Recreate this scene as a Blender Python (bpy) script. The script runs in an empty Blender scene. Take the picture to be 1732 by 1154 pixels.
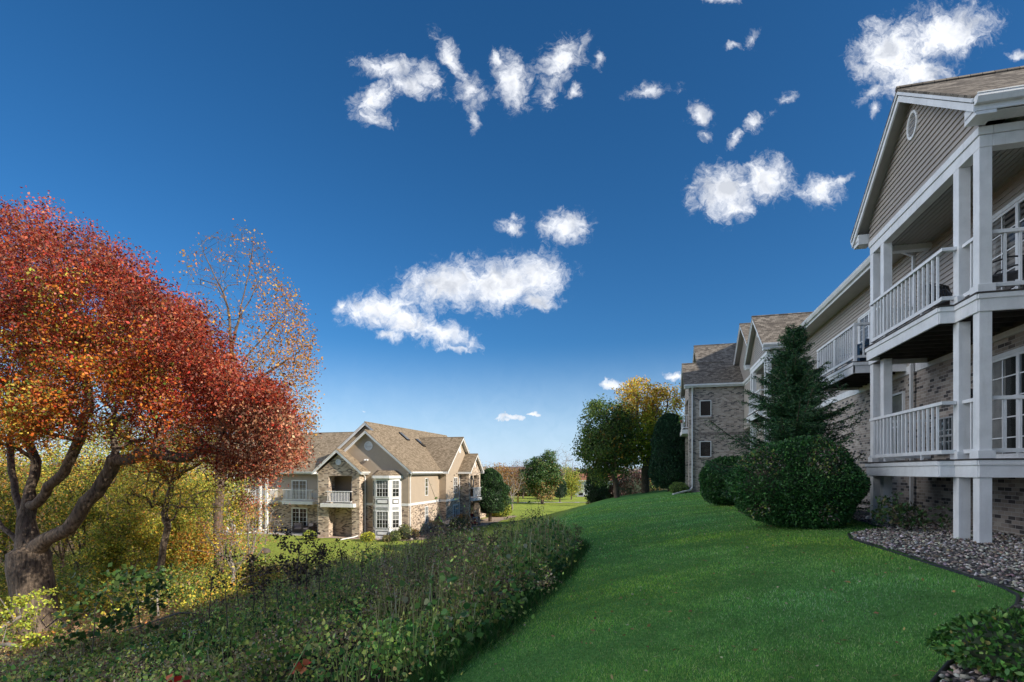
import bpy, math, random
import numpy as np
from mathutils import Vector, Matrix, noise as mnoise
random.seed(7); RNG = np.random.default_rng(7)
SC = bpy.context.scene
COL = SC.collection
TH = math.radians(14.9); CS, SN = math.cos(TH), math.sin(TH)
F = 900.0 / 1732.0          # focal length over picture width

def at(px, fwd):
    """plan position of something seen in column px, fwd metres ahead"""
    u = (px - 866) / 900.0
    return ((-SN + u * CS) * fwd, (CS + u * SN) * fwd)

# ------------------------------------------------------------------ terrain
K1 = np.array([[-70, -6.2], [-30, -5.6], [-22, -5.0], [-16, -4.45], [-12, -3.9], [-8, -3.2], [-5, -2.65], [-2, -2.08],
               [0, -1.72], [2, -1.44], [4, -1.27], [9, -1.2]])
K2 = np.array([[-70, -5.75], [-19, -5.75], [-17, -5.65], [-14, -5.2], [-10, -4.2], [-7, -3.35], [-5, -2.78], [-3.8, -2.4],
               [-2, -2.08], [0, -1.78], [2, -1.52], [4, -1.42], [9, -1.4]])
def sstep(a, b, x):
    t = np.clip((x - a) / (b - a), 0, 1); return t * t * (3 - 2 * t)
def sinterp(K, x):
    r = 0
    for d, w in ((-1.2, .2), (-.5, .3), (.5, .3), (1.2, .2)):
        r = r + w * np.interp(x + d, K[:, 0], K[:, 1])
    return r
def H(x, y):
    x = np.asarray(x, float); y = np.asarray(y, float)
    a = sinterp(K1, x); b = sinterp(K2, x)
    h = a + (b - a) * sstep(13, 29, y)
    f = sstep(48.5, 70, y)
    h = h * (1 - f) + -5.75 * f
    d = np.hypot(x, y)
    h = h + sstep(280, 900, d) * 5.0 + 1.6 * np.sin(x * .006 + 1) * sstep(350, 900, d)
    return h
def hz(x, y): return float(H(x, y))

# ------------------------------------------------------------------ materials
def newmat(name):
    m = bpy.data.materials.new(name); m.use_nodes = True
    nt = m.node_tree; b = nt.nodes['Principled BSDF']
    return m, nt, b
def N(nt, t, **kw):
    n = nt.nodes.new(t)
    for k, v in kw.items():
        if hasattr(n, k): setattr(n, k, v)
        else: n.inputs[k].default_value = v
    return n
def ramp(nt, fac, stops):
    r = nt.nodes.new('ShaderNodeValToRGB'); e = r.color_ramp.elements
    while len(e) < len(stops): e.new(.5)
    for i, (p, c) in enumerate(stops):
        e[i].position = p; e[i].color = (*c, 1)
    nt.links.new(fac, r.inputs[0]); return r.outputs[0]
def mixc(nt, f, a, b, mode='MIX'):
    n = nt.nodes.new('ShaderNodeMix'); n.data_type = 'RGBA'; n.blend_type = mode
    for i, v in ((0, f), (6, a), (7, b)):
        if hasattr(v, 'node'): nt.links.new(v, n.inputs[i])
        elif i == 0: n.inputs[0].default_value = v
        else: n.inputs[i].default_value = (*v, 1)
    return n.outputs[2]
def bump(nt, b, h, st=.3, dist=.01):
    n = nt.nodes.new('ShaderNodeBump'); n.inputs['Strength'].default_value = st; n.inputs['Distance'].default_value = dist
    nt.links.new(h, n.inputs['Height']); nt.links.new(n.outputs[0], b.inputs['Normal'])
def noise_tex(nt, scale, detail=4, rough=.55, vec=None, dim='3D'):
    n = N(nt, 'ShaderNodeTexNoise'); n.inputs['Scale'].default_value = scale
    n.inputs['Detail'].default_value = detail; n.inputs['Roughness'].default_value = rough
    if vec is None:
        g = N(nt, 'ShaderNodeNewGeometry'); vec = g.outputs['Position']
    nt.links.new(vec, n.inputs['Vector'])
    return n.outputs[0]

def mat_paint(name, col, rough=.5, var=.16, stain=.42):
    m, nt, b = newmat(name)
    n1 = noise_tex(nt, 2.3, 6, .65); n2 = noise_tex(nt, 55, 3)
    dark = tuple(c * (1 - var) for c in col)
    c = ramp(nt, n1, [(.35, dark), (.62, col)])
    tc = N(nt, 'ShaderNodeMapping'); g = N(nt, 'ShaderNodeNewGeometry')
    nt.links.new(g.outputs['Position'], tc.inputs[0]); tc.inputs['Scale'].default_value = (9, 9, .8)
    n3 = noise_tex(nt, 1.0, 5, .7, tc.outputs[0])
    s = ramp(nt, n3, [(.55, (0, 0, 0)), (.8, (stain, stain, stain))])
    c = mixc(nt, s, c, tuple(x * .55 for x in (col[0], col[1] * .97, col[2] * .9)))
    nt.links.new(c, b.inputs['Base Color']); b.inputs['Roughness'].default_value = rough
    bump(nt, b, n2, .25, .003); return m
def mat_plain(name, col, rough=.6, metal=0.0, var=.15, sc=6):
    m, nt, b = newmat(name)
    c = ramp(nt, noise_tex(nt, sc, 4), [(.3, tuple(x * (1 - var) for x in col)), (.7, tuple(min(1, x * (1 + var)) for x in col))])
    nt.links.new(c, b.inputs['Base Color']); b.inputs['Roughness'].default_value = rough; b.inputs['Metallic'].default_value = metal
    return m
def mat_brick(name, stops, mort, w=.215, h=.078, darkp=.8):
    m, nt, b = newmat(name)
    uv = N(nt, 'ShaderNodeUVMap')
    br = N(nt, 'ShaderNodeTexBrick')
    br.inputs['Scale'].default_value = 1; br.inputs['Brick Width'].default_value = w; br.inputs['Row Height'].default_value = h
    br.inputs['Mortar Size'].default_value = .006; br.inputs['Mortar Smooth'].default_value = .2
    br.inputs['Color1'].default_value = (0, 0, 0, 1); br.inputs['Color2'].default_value = (1, 1, 1, 1); br.inputs['Bias'].default_value = 0
    nt.links.new(uv.outputs[0], br.inputs[0])
    cl = noise_tex(nt, .9, 2, .5, uv.outputs[0])
    ad = N(nt, 'ShaderNodeMath', operation='MULTIPLY_ADD'); nt.links.new(cl, ad.inputs[0]); ad.inputs[1].default_value = .9; ad.inputs[2].default_value = -.45
    sm = N(nt, 'ShaderNodeMath', operation='ADD'); nt.links.new(br.outputs[0], sm.inputs[0]); nt.links.new(ad.outputs[0], sm.inputs[1])
    c = ramp(nt, sm.outputs[0], stops)
    fine = noise_tex(nt, 40, 4, .7, uv.outputs[0])
    c = mixc(nt, .35, c, ramp(nt, fine, [(.3, (.35, .35, .35)), (.7, (.65, .65, .65))]), 'OVERLAY')
    c = mixc(nt, br.outputs[1], c, mort)
    nt.links.new(c, b.inputs['Base Color']); b.inputs['Roughness'].default_value = .85
    inv = N(nt, 'ShaderNodeMath', operation='SUBTRACT'); inv.inputs[0].default_value = 1; nt.links.new(br.outputs[1], inv.inputs[1])
    mx = N(nt, 'ShaderNodeMath', operation='MULTIPLY_ADD'); nt.links.new(fine, mx.inputs[0]); mx.inputs[1].default_value = .5; nt.links.new(inv.outputs[0], mx.inputs[2])
    bump(nt, b, mx.outputs[0], .7, .008); return m
def mat_shingle(name, c0, c1, c2):
    m, nt, b = newmat(name)
    uv = N(nt, 'ShaderNodeUVMap')
    def br(w, h, off):
        x = N(nt, 'ShaderNodeTexBrick'); x.inputs['Scale'].default_value = 1
        x.inputs['Brick Width'].default_value = w; x.inputs['Row Height'].default_value = h; x.offset = off
        x.inputs['Mortar Size'].default_value = .007; x.inputs['Mortar Smooth'].default_value = .4
        x.inputs['Color1'].default_value = (0, 0, 0, 1); x.inputs['Color2'].default_value = (1, 1, 1, 1); x.inputs['Mortar'].default_value = (0, 0, 0, 1)
        nt.links.new(uv.outputs[0], x.inputs[0]); return x
    a = br(.21, .145, .37)
    c = ramp(nt, a.outputs[0], [(.0, c0), (.45, c1), (.9, c2)])
    big = noise_tex(nt, .5, 3, .6, uv.outputs[0])
    c = mixc(nt, .25, c, ramp(nt, big, [(.3, (.4, .4, .4)), (.7, (.6, .6, .6))]), 'OVERLAY')
    fine = noise_tex(nt, 60, 3, .7, uv.outputs[0])
    c = mixc(nt, .5, c, ramp(nt, fine, [(.3, (.3, .3, .3)), (.7, (.7, .7, .7))]), 'OVERLAY')
    c = mixc(nt, a.outputs[1], c, tuple(x * .45 for x in c0))
    nt.links.new(c, b.inputs['Base Color']); b.inputs['Roughness'].default_value = .95
    b.inputs['Specular IOR Level'].default_value = .2
    sp = N(nt, 'ShaderNodeSeparateXYZ'); nt.links.new(uv.outputs[0], sp.inputs[0])
    mo = N(nt, 'ShaderNodeMath', operation='FLOORED_MODULO'); nt.links.new(sp.outputs[1], mo.inputs[0]); mo.inputs[1].default_value = .145
    mm = N(nt, 'ShaderNodeMath', operation='MULTIPLY'); nt.links.new(mo.outputs[0], mm.inputs[0]); mm.inputs[1].default_value = -6
    ma = N(nt, 'ShaderNodeMath', operation='MULTIPLY_ADD'); nt.links.new(a.outputs[0], ma.inputs[0]); ma.inputs[1].default_value = .4; nt.links.new(mm.outputs[0], ma.inputs[2])
    bump(nt, b, ma.outputs[0], .6, .012); return m
def mat_leaf(name, trans=.35, rough=.55, spec=.3):
    m, nt, b = newmat(name)
    at_ = N(nt, 'ShaderNodeAttribute'); at_.attribute_name = 'col'
    nt.links.new(at_.outputs['Color'], b.inputs['Base Color']); b.inputs['Roughness'].default_value = rough
    b.inputs['Specular IOR Level'].default_value = spec
    tr = N(nt, 'ShaderNodeBsdfTranslucent'); nt.links.new(at_.outputs['Color'], tr.inputs[0])
    mx = N(nt, 'ShaderNodeMixShader'); mx.inputs[0].default_value = trans
    nt.links.new(b.outputs[0], mx.inputs[1]); nt.links.new(tr.outputs[0], mx.inputs[2])
    nt.links.new(mx.outputs[0], nt.nodes['Material Output'].inputs[0]); return m
def mat_attr(name, rough=.8, sc=30):
    m, nt, b = newmat(name)
    at_ = N(nt, 'ShaderNodeAttribute'); at_.attribute_name = 'col'
    c = mixc(nt, .5, at_.outputs['Color'], ramp(nt, noise_tex(nt, sc, 4, .65), [(.3, (.3, .3, .3)), (.7, (.7, .7, .7))]), 'OVERLAY')
    nt.links.new(c, b.inputs['Base Color']); b.inputs['Roughness'].default_value = rough; return m
def mat_bark(name, c0, c1, sc=14):
    m, nt, b = newmat(name)
    g = N(nt, 'ShaderNodeNewGeometry'); mp = N(nt, 'ShaderNodeMapping'); mp.inputs['Scale'].default_value = (1, 1, .22)
    nt.links.new(g.outputs['Position'], mp.inputs[0])
    n = noise_tex(nt, sc, 6, .7, mp.outputs[0])
    c = ramp(nt, n, [(.35, c0), (.62, c1)])
    nt.links.new(c, b.inputs['Base Color']); b.inputs['Roughness'].default_value = .95
    bump(nt, b, n, 1.0, .04); return m
def mat_glass(name, alpha=1.0):
    m, nt, b = newmat(name)
    b.inputs['Base Color'].default_value = (.012, .016, .018, 1); b.inputs['Roughness'].default_value = .04
    b.inputs['Specular IOR Level'].default_value = .8; b.inputs['Alpha'].default_value = alpha
    bump(nt, b, noise_tex(nt, 1.6, 1), .04, .05); return m

M = dict(
    white=mat_paint('white_paint', (.75, .755, .765)),
    trimL=mat_paint('cream_trim', (.80, .79, .77), stain=.12),
    siding=mat_paint('beige_siding', (.37, .33, .295), .45, .10, .18),
    sidingL=mat_paint('tan_siding', (.44, .35, .255), .5, .06, .08),
    soffit=mat_paint('soffit_vinyl', (.36, .335, .31), .5, .1, .1),
    brick=mat_brick('grey_brick', [(0.0, (.46, .40, .35)), (.35, (.36, .30, .26)), (.62, (.30, .25, .215)), (.80, (.22, .18, .16)), (.86, (.075, .065, .065))], (.47, .44, .41)),
    brickL=mat_brick('tan_brick', [(0.0, (.58, .46, .35)), (.35, (.50, .39, .28)), (.6, (.40, .29, .21)), (.8, (.24, .17, .12)), (.9, (.10, .075, .06))], (.52, .45, .37), .25, .095),
    shingle=mat_shingle('tan_shingles', (.085, .072, .06), (.15, .128, .106), (.23, .20, .165)),
    shingleL=mat_shingle('brown_shingles', (.165, .125, .08), (.24, .185, .125), (.31, .24, .165)),
    metal=mat_plain('grey_metal', (.40, .41, .42), .35, .3),
    dark=mat_plain('dark_metal', (.025, .026, .03), .4, .5),
    black=mat_plain('black_rubber', (.02, .02, .021), .5),
    deckwood=mat_plain('stained_joists', (.05, .042, .038), .8, 0, .3, 4),
    glass=mat_glass('window_glass'), glassc=mat_glass('clear_window_glass', .5),
    curtain=mat_plain('curtain_cloth', (.62, .62, .60), .9), blind=mat_plain('brown_blind', (.09, .06, .045), .6),
    room_shade=mat_plain('painted_room_shade', (.04, .037, .033), .9),
    blue=mat_plain('blue_plastic', (.03, .09, .17), .4), red=mat_plain('red_plastic', (.42, .02, .03), .35),
    canvas=mat_plain('beige_canvas', (.50, .44, .35), .9), wicker=mat_plain('brown_wicker', (.10, .075, .06), .8, 0, .4, 40),
    cushion=mat_plain('pink_grey_cushion', (.42, .33, .30), .9),
    concrete=mat_plain('pale_concrete', (.42, .39, .35), .9, 0, .15, 2),
    leaf=mat_leaf('leaves'), leafd=mat_leaf('evergreen_leaves', .12, .45, .35),
    grassb=mat_leaf('grass_blades', .4, .5, .25),
    attr=mat_attr('stones'),
    bark=mat_bark('grey_oak_bark', (.035, .026, .02), (.24, .18, .13)),
    bark2=mat_bark('brown_bark', (.06, .04, .03), (.22, .155, .115), 22),
    wood=mat_plain('weathered_wood', (.24, .21, .18), .9, 0, .3, 12),
    whitehouse=mat_plain('pale_blue_cladding', (.50, .53, .55), .7), redroof=mat_plain('rust_roof', (.26, .10, .06), .8),
)

# ------------------------------------------------------------------ mesh builder
class MB:
    def __init__(s): s.v = []; s.f = []
    def face(s, pts):
        n = len(s.v); s.v += [tuple(p) for p in pts]; s.f.append(tuple(range(n, n + len(pts)))); return s
    def hexa(s, p):      # 8 points: bottom 0-3, top 4-7
        n = len(s.v); s.v += [tuple(q) for q in p]
        for f in ((0, 3, 2, 1), (4, 5, 6, 7), (0, 1, 5, 4), (1, 2, 6, 5), (2, 3, 7, 6), (3, 0, 4, 7)):
            s.f.append(tuple(n + i for i in f))
        return s
    def box(s, x0, x1, y0, y1, z0, z1):
        x0, x1 = sorted((x0, x1)); y0, y1 = sorted((y0, y1)); z0, z1 = sorted((z0, z1))
        s.hexa([(x0, y0, z0), (x1, y0, z0), (x1, y1, z0), (x0, y1, z0), (x0, y0, z1), (x1, y0, z1), (x1, y1, z1), (x0, y1, z1)])
        return s
    def beam(s, p0, p1, w, h):
        p0 = Vector(p0); p1 = Vector(p1); d = (p1 - p0).normalized()
        u = Vector((0, 0, 1)) if abs(d.z) < .95 else Vector((1, 0, 0))
        a = d.cross(u).normalized() * (w / 2); b = a.cross(d).normalized() * (h / 2)
        s.hexa([p0 - a - b, p0 + a - b, p1 + a - b, p1 - a - b, p0 - a + b, p0 + a + b, p1 + a + b, p1 - a + b]); return s
    def prism(s, poly, off):
        off = Vector(off); a = [Vector(p) for p in poly]; b = [p + off for p in a]
        s.face(a[::-1]); s.face(b)
        for i in range(len(a)):
            j = (i + 1) % len(a); s.face([a[i], a[j], b[j], b[i]])
        return s
    def tube(s, pts, rad, seg=8, cap=True):
        n0 = len(s.v); k = len(pts)
        P = [Vector(p) for p in pts]
        if not hasattr(rad, '__len__'): rad = [rad] * k
        prev = None
        for i in range(k):
            d = (P[min(i + 1, k - 1)] - P[max(i - 1, 0)]); d = d.normalized() if d.length > 1e-9 else Vector((0, 0, 1))
            if prev is None:
                a = d.cross(Vector((0, 0, 1)) if abs(d.z) < .9 else Vector((1, 0, 0))).normalized()
            else:
                a = (prev - d * prev.dot(d)); a = a.normalized() if a.length > 1e-6 else d.orthogonal().normalized()
            prev = a; b = d.cross(a)
            for j in range(seg):
                t = 2 * math.pi * j / seg; s.v.append(tuple(P[i] + (a * math.cos(t) + b * math.sin(t)) * rad[i]))
        for i in range(k - 1):
            for j in range(seg):
                j2 = (j + 1) % seg; q = n0 + i * seg
                s.f.append((q + j, q + j2, q + seg + j2, q + seg + j))
        if cap:
            s.f.append(tuple(n0 + j for j in range(seg))[::-1]); s.f.append(tuple(n0 + (k - 1) * seg + j for j in range(seg)))
        return s
    def lathe(s, c, prof, seg=16, ax='z'):
        n0 = len(s.v)
        for r, z in prof:
            for j in range(seg):
                t = 2 * math.pi * j / seg; a, b = r * math.cos(t), r * math.sin(t)
                q = (a, b, z) if ax == 'z' else ((z, a, b) if ax == 'x' else (a, z, b))
                s.v.append((c[0] + q[0], c[1] + q[1], c[2] + q[2]))
        for i in range(len(prof) - 1):
            for j in range(seg):
                j2 = (j + 1) % seg; q = n0 + i * seg
                s.f.append((q + j, q + j2, q + seg + j2, q + seg + j))
        return s
    def build(s, name, mat, parent=None, smooth=False, bevel=0):
        me = bpy.data.meshes.new(name); me.from_pydata(s.v, [], s.f)
        uv = me.uv_layers.new(name='UVMap')
        for p in me.polygons:
            n = p.normal
            if abs(n.z) > .985: t = Vector((1, 0, 0)); b = Vector((0, 1, 0))
            else:
                t = Vector((0, 0, 1)).cross(n).normalized(); b = n.cross(t)
                if b.z < 0: b = -b; 
                if abs(t.x) > abs(t.y):
                    if t.x < 0: t = -t
                elif t.y < 0: t = -t
            for li in p.loop_indices:
                q = Vector(me.vertices[me.loops[li].vertex_index].co); uv.data[li].uv = (q.dot(t), q.dot(b))
        me.materials.append(mat)
        if smooth: me.polygons.foreach_set('use_smooth', [True] * len(me.polygons))
        o = bpy.data.objects.new(name, me); COL.objects.link(o)
        if parent: o.parent = parent
        if bevel:
            bv = o.modifiers.new('bevel', 'BEVEL'); bv.width = bevel; bv.segments = 2; bv.limit_method = 'ANGLE'
        return o
def tag(o, label=None, cat=None, group=None, kind=None):
    if label: o['label'] = label
    if cat: o['category'] = cat
    if group: o['group'] = group
    if kind: o['kind'] = kind
    return o
def thing(name, label, cat, group=None, loc=None):
    o = bpy.data.objects.new(name, None); COL.objects.link(o); o.empty_display_size = .3
    if loc: o.location = loc
    return tag(o, label, cat, group)
def copy_tree(o, parent=None):
    c = o.copy(); COL.objects.link(c)
    if parent: c.parent = parent
    for ch in list(o.children): copy_tree(ch, c)
    return c

def npmesh(name, V, faces_n, mat, parent=None, col=None, smooth=False, idx=None):
    """V (n,3); polygons of faces_n consecutive vertices (or idx array)"""
    me = bpy.data.meshes.new(name); n = len(V)
    me.vertices.add(n); me.vertices.foreach_set('co', V.astype(np.float32).ravel())
    if idx is None: idx = np.arange(n).reshape(-1, faces_n)
    k = idx.shape[1]
    me.loops.add(idx.size); me.loops.foreach_set('vertex_index', idx.astype(np.int32).ravel())
    me.polygons.add(len(idx)); me.polygons.foreach_set('loop_start', np.arange(0, idx.size, k, dtype=np.int32))
    me.polygons.foreach_set('loop_total', np.full(len(idx), k, dtype=np.int32))
    me.update(calc_edges=True); 
    if smooth: me.polygons.foreach_set('use_smooth', [True] * len(idx))
    if col is not None:
        a = me.attributes.new('col', 'FLOAT_COLOR', 'POINT')
        c = np.ones((n, 4), np.float32); c[:, :3] = col; a.data.foreach_set('color', c.ravel())
    me.materials.append(mat)
    o = bpy.data.objects.new(name, me); COL.objects.link(o)
    if parent: o.parent = parent
    return o
def unit(a): return a / (np.linalg.norm(a, axis=-1, keepdims=True) + 1e-9)
def leaf_geo(P, size, aspect=.55, up=0.0, rng=RNG, fold=.18, dirs=None, lobed=False):
    n = len(P); size = np.broadcast_to(np.asarray(size, float), (n,))
    d = unit(rng.normal(size=(n, 3))) if dirs is None else unit(dirs)
    nn = rng.normal(size=(n, 3)); nn[:, 2] += up
    s = unit(np.cross(d, nn)); nn = np.cross(s, d)
    L = size[:, None] * d; W = (size * aspect / 2)[:, None] * s; Fo = (size * fold)[:, None] * nn
    if lobed == 'oval':
        V = np.stack([P, P + L * .22 + W * .85 + Fo * .4, P + L * .62 + W * .8 + Fo * .4, P + L, P + L * .62 - W * .8 + Fo * .4, P + L * .22 - W * .85 + Fo * .4], 1)
        return V.reshape(-1, 3), 6
    if not lobed:
        V = np.stack([P, P + L * .45 + W + Fo * .5, P + L, P + L * .45 - W + Fo * .5], 1)
        return V.reshape(-1, 3), 4
    V = np.stack([P, P + L * .25 + W * 1.0 + Fo * .4, P + L * .40 + W * .35, P + L * .62 + W * 1.15 + Fo * .4, P + L,
                  P + L * .62 - W * 1.15 + Fo * .4, P + L * .40 - W * .35, P + L * .25 - W * 1.0 + Fo * .4], 1)
    return V.reshape(-1, 3), 8
def pick(n, cols, w, rng=RNG, jit=.22):
    cols = np.array(cols, float); w = np.array(w, float) / sum(w)
    c = cols[rng.choice(len(cols), n, p=w)]
    c = c * (1 + rng.normal(size=(n, 1)) * jit) * (1 + rng.normal(size=(n, 3)) * .08)
    return np.clip(c, .004, .95)
def leaf_obj(name, P, size, cols, mat, parent=None, **kw):
    V, k = leaf_geo(P, size, **kw)
    return npmesh(name, V, k, mat, parent, np.repeat(cols, k, 0))

# ------------------------------------------------------------------ woody skeleton
def skeleton(chains, targets, rng, step=.5, wob=.12, straight=.35, r_root=.3, r_tip=.008, power=.5, seg=7, mb=None, lift=.0, limbk=1.0):
    """chains: list of (parent_chain_index, parent_t, points). Grows to every target. returns MB"""
    pos = []; par = []
    ch_idx = []
    for (pc, pt, pts) in chains:
        pts = [np.array(p, float) for p in pts]
        ids = []
        if pc is None: pidx = -1
        else:
            lst = ch_idx[pc]; pidx = lst[min(len(lst) - 1, int(pt * (len(lst) - 1)))]
            pts = [pos[pidx]] + pts
        # catmull-rom resample
        fine = []
        for i in range(len(pts) - 1):
            p0 = pts[max(i - 1, 0)]; p1 = pts[i]; p2 = pts[i + 1]; p3 = pts[min(i + 2, len(pts) - 1)]
            m = max(2, int(np.linalg.norm(p2 - p1) / step))
            for k in range(m):
                t = k / m
                fine.append(.5 * ((2 * p1) + (-p0 + p2) * t + (2 * p0 - 5 * p1 + 4 * p2 - p3) * t * t + (-p0 + 3 * p1 - 3 * p2 + p3) * t ** 3))
        fine.append(pts[-1])
        if pc is not None: fine = fine[1:]
        for q in fine:
            jit = rng.normal(size=3) * wob * step * (0 if not ids and pc is None else .4)
            pos.append(q + jit); par.append(pidx); pidx = len(pos) - 1; ids.append(pidx)
        ch_idx.append(ids)
    pos_a = np.array(pos)
    T = np.array(targets)
    ncore = len(pos)
    dist = np.array([np.min(np.linalg.norm(pos_a - t, axis=1)) for t in T])
    order = np.argsort(dist)
    depth = np.zeros(len(pos))
    for i in range(len(pos)): depth[i] = 0 if par[i] < 0 else depth[par[i]] + np.linalg.norm(pos[i] - pos[par[i]])
    depth = list(depth)
    A = np.zeros((len(pos) + len(T) * 12 + 10, 3)); A[:len(pos)] = pos_a; D = np.zeros(len(A)); D[:len(pos)] = depth; n = len(pos)
    tips = []
    start = int(n * .0)
    for ti in order:
        t = T[ti]
        dv = A[:n] - t; dd = np.sqrt((dv ** 2).sum(1))
        cost = dd + straight * D[:n] * .25 + np.maximum(0, dv[:, 2]) * .6
        i = int(np.argmin(cost)); a = A[i].copy(); L = np.linalg.norm(t - a)
        m = max(1, min(8, int(L / step)))
        prev = i
        c = rng.normal(size=3) * L * .10; c[2] -= lift * L
        for k in range(1, m + 1):
            f = k / m; q = a + (t - a) * f + c * math.sin(math.pi * f) + rng.normal(size=3) * wob * step * (.5 if k < m else 0)
            A[n] = q; D[n] = D[prev] + np.linalg.norm(q - A[prev]); par.append(prev); prev = n; n += 1
        tips.append(prev)
    cnt = np.zeros(n); 
    for t in tips: cnt[t] += 1
    for i in range(n - 1, -1, -1):
        if cnt[i] == 0: cnt[i] = .6
        if par[i] >= 0: cnt[par[i]] += cnt[i]
    rad = np.maximum(r_tip, r_root * (cnt / cnt[0]) ** power)
    if limbk != 1:
        core = set(ch_idx[0]); dm = np.zeros(n)
        for i in range(n):
            dm[i] = 0 if i in core else (dm[par[i]] + np.linalg.norm(A[i] - A[par[i]]))
        rad = np.maximum(r_tip, rad * (1 - (1 - limbk) * np.clip(dm / 1.0, 0, 1)))
    kids = [[] for _ in range(n)]
    for i in range(n):
        if par[i] >= 0: kids[par[i]].append(i)
    mb = mb or MB()
    stack = [(0, None)]
    while stack:
        i, p = stack.pop()
        path = [] if p is None else [p]; rr = [] if p is None else [min(rad[p], rad[i] * 1.15)]
        cur = i
        while True:
            path.append(cur); rr.append(rad[cur])
            ks = kids[cur]
            if not ks: break
            ks = sorted(ks, key=lambda q: -cnt[q])
            for q in ks[1:]: stack.append((q, cur))
            cur = ks[0]
        if len(path) > 1:
            sg = seg if rr[0] > .05 else (5 if rr[0] > .02 else 3)
            mb.tube([A[q] for q in path], rr, sg, cap=False)
    return mb, A[:n], rad, par
# ------------------------------------------------------------------ wall / roof helpers
def lap(mb, ax, plane, out, z0, z1, clip, h=.115, th=.026):
    """lap siding on the plane x=plane (ax 'x') or y=plane; clip(z)->(a0,a1) or None"""
    z = z0
    P = (lambda a, d, zz: (plane + out * d, a, zz)) if ax == 'x' else (lambda a, d, zz: (a, plane + out * d, zz))
    while z < z1 - 1e-4:
        zt = min(z + h, z1); A = clip(z); B = clip(zt)
        if A and B and A[1] - A[0] > .02:
            if B[1] < B[0]: m = (A[0] + A[1]) / 2; B = (m, m)
            mb.face([P(A[0], th + .004, z), P(A[1], th + .004, z), P(B[1], .004, zt), P(B[0], .004, zt)])
            mb.face([P(A[0], 0, z), P(A[1], 0, z), P(A[1], th + .004, z), P(A[0], th + .004, z)])
        z += h
def tfun(ax, c):
    """local (s along ridge, t across, z)"""
    return (lambda s, t, z: (s, c + t, z)) if ax == 'x' else (lambda s, t, z: (c + t, s, z))
def gable_roof(parent, ax, c, half, ze, pitch, s0, s1, sm, wm, som, rakes=(), ov=.4, eaves=(-1, 1), gut=True, halfR=None, rake_h=.22):
    """s0..s1 along the ridge; rakes: list of s-ends (0 or 1) that show a gable; ze = top of the eave edge"""
    L = tfun(ax, c); zr = ze + pitch * half
    r = MB()
    for sg in (-1, 1):
        hh = half
        p = [L(s0, 0, zr), L(s1, 0, zr), L(s1, sg * hh, ze), L(s0, sg * hh, ze)]
        dn = Vector((0, 0, -.05))
        r.prism([Vector(q) + dn for q in p], (0, 0, .05))
    r.tube([L(s0 - .01, 0, zr + .0), L(s1 + .01, 0, zr + .0)], .055, 6)
    roof = r.build('roof', sm, parent)
    so = MB(); tr = MB()
    for e in rakes:
        se = s0 if e == 0 else s1; d = 1 if e == 0 else -1
        for sg in (-1, 1):
            a = L(se + d * .03, 0, zr - .052); b = L(se + d * .03, sg * half, ze - .052)
            th = d * .035; off = (th, 0, 0) if ax == 'x' else (0, th, 0)
            tr.prism([a, b, (b[0], b[1], b[2] - rake_h), (a[0], a[1], a[2] - rake_h)], off)
            off2 = (d * (ov - .02), 0, 0) if ax == 'x' else (0, d * (ov - .02), 0)
            so.prism([(a[0], a[1], a[2] - .06), (b[0], b[1], b[2] - .06), (b[0], b[1], b[2] - .09), (a[0], a[1], a[2] - .09)], off2)
            # thin upper moulding
            a2 = L(se + d * .005, 0, zr - .05); b2 = L(se + d * .005, sg * half, ze - .05)
            off3 = (d * .024, 0, 0) if ax == 'x' else (0, d * .024, 0)
            tr.prism([a2, b2, (b2[0], b2[1], b2[2] - .07), (a2[0], a2[1], a2[2] - .07)], off3)
    for sg in eaves:
        gt = MB()
        q0 = L(s0 + .035, sg * (half - .03), ze - .26); q1 = L(s1 - .035, sg * (half - .005), ze - .055)
        tr.box(q0[0], q1[0], q0[1], q1[1], q0[2], q1[2])
        q0 = L(s0 + .07, sg * (half - .035), ze - .235); q1 = L(s1 - .07, sg * (half - ov), ze - .215)
        so.box(q0[0], q1[0], q0[1], q1[1], q0[2], q1[2])
        if gut:
            prof = [(0.0, -.17), (.075, -.17), (.12, -.09), (.12, -.045), (.0, -.045)]
            pl = [Vector(L(s0 + .04, sg * (half - .003 + a), ze + z)) for a, z in prof]
            off = Vector(L(s1 - .04, 0, 0)) - Vector(L(s0 + .04, 0, 0))
            gt.prism(pl, off)
            lip = Vector(L(s0 + .03, sg * (half + .117), ze - .04)); gt.beam(lip, lip + off, .018, .016)
            gt.build('gutter', wm, parent)
    if so.v: so.build('soffit', som, parent)
    if tr.v: tr.build('rake_board' if rakes else 'fascia', wm, parent)
    return roof
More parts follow.
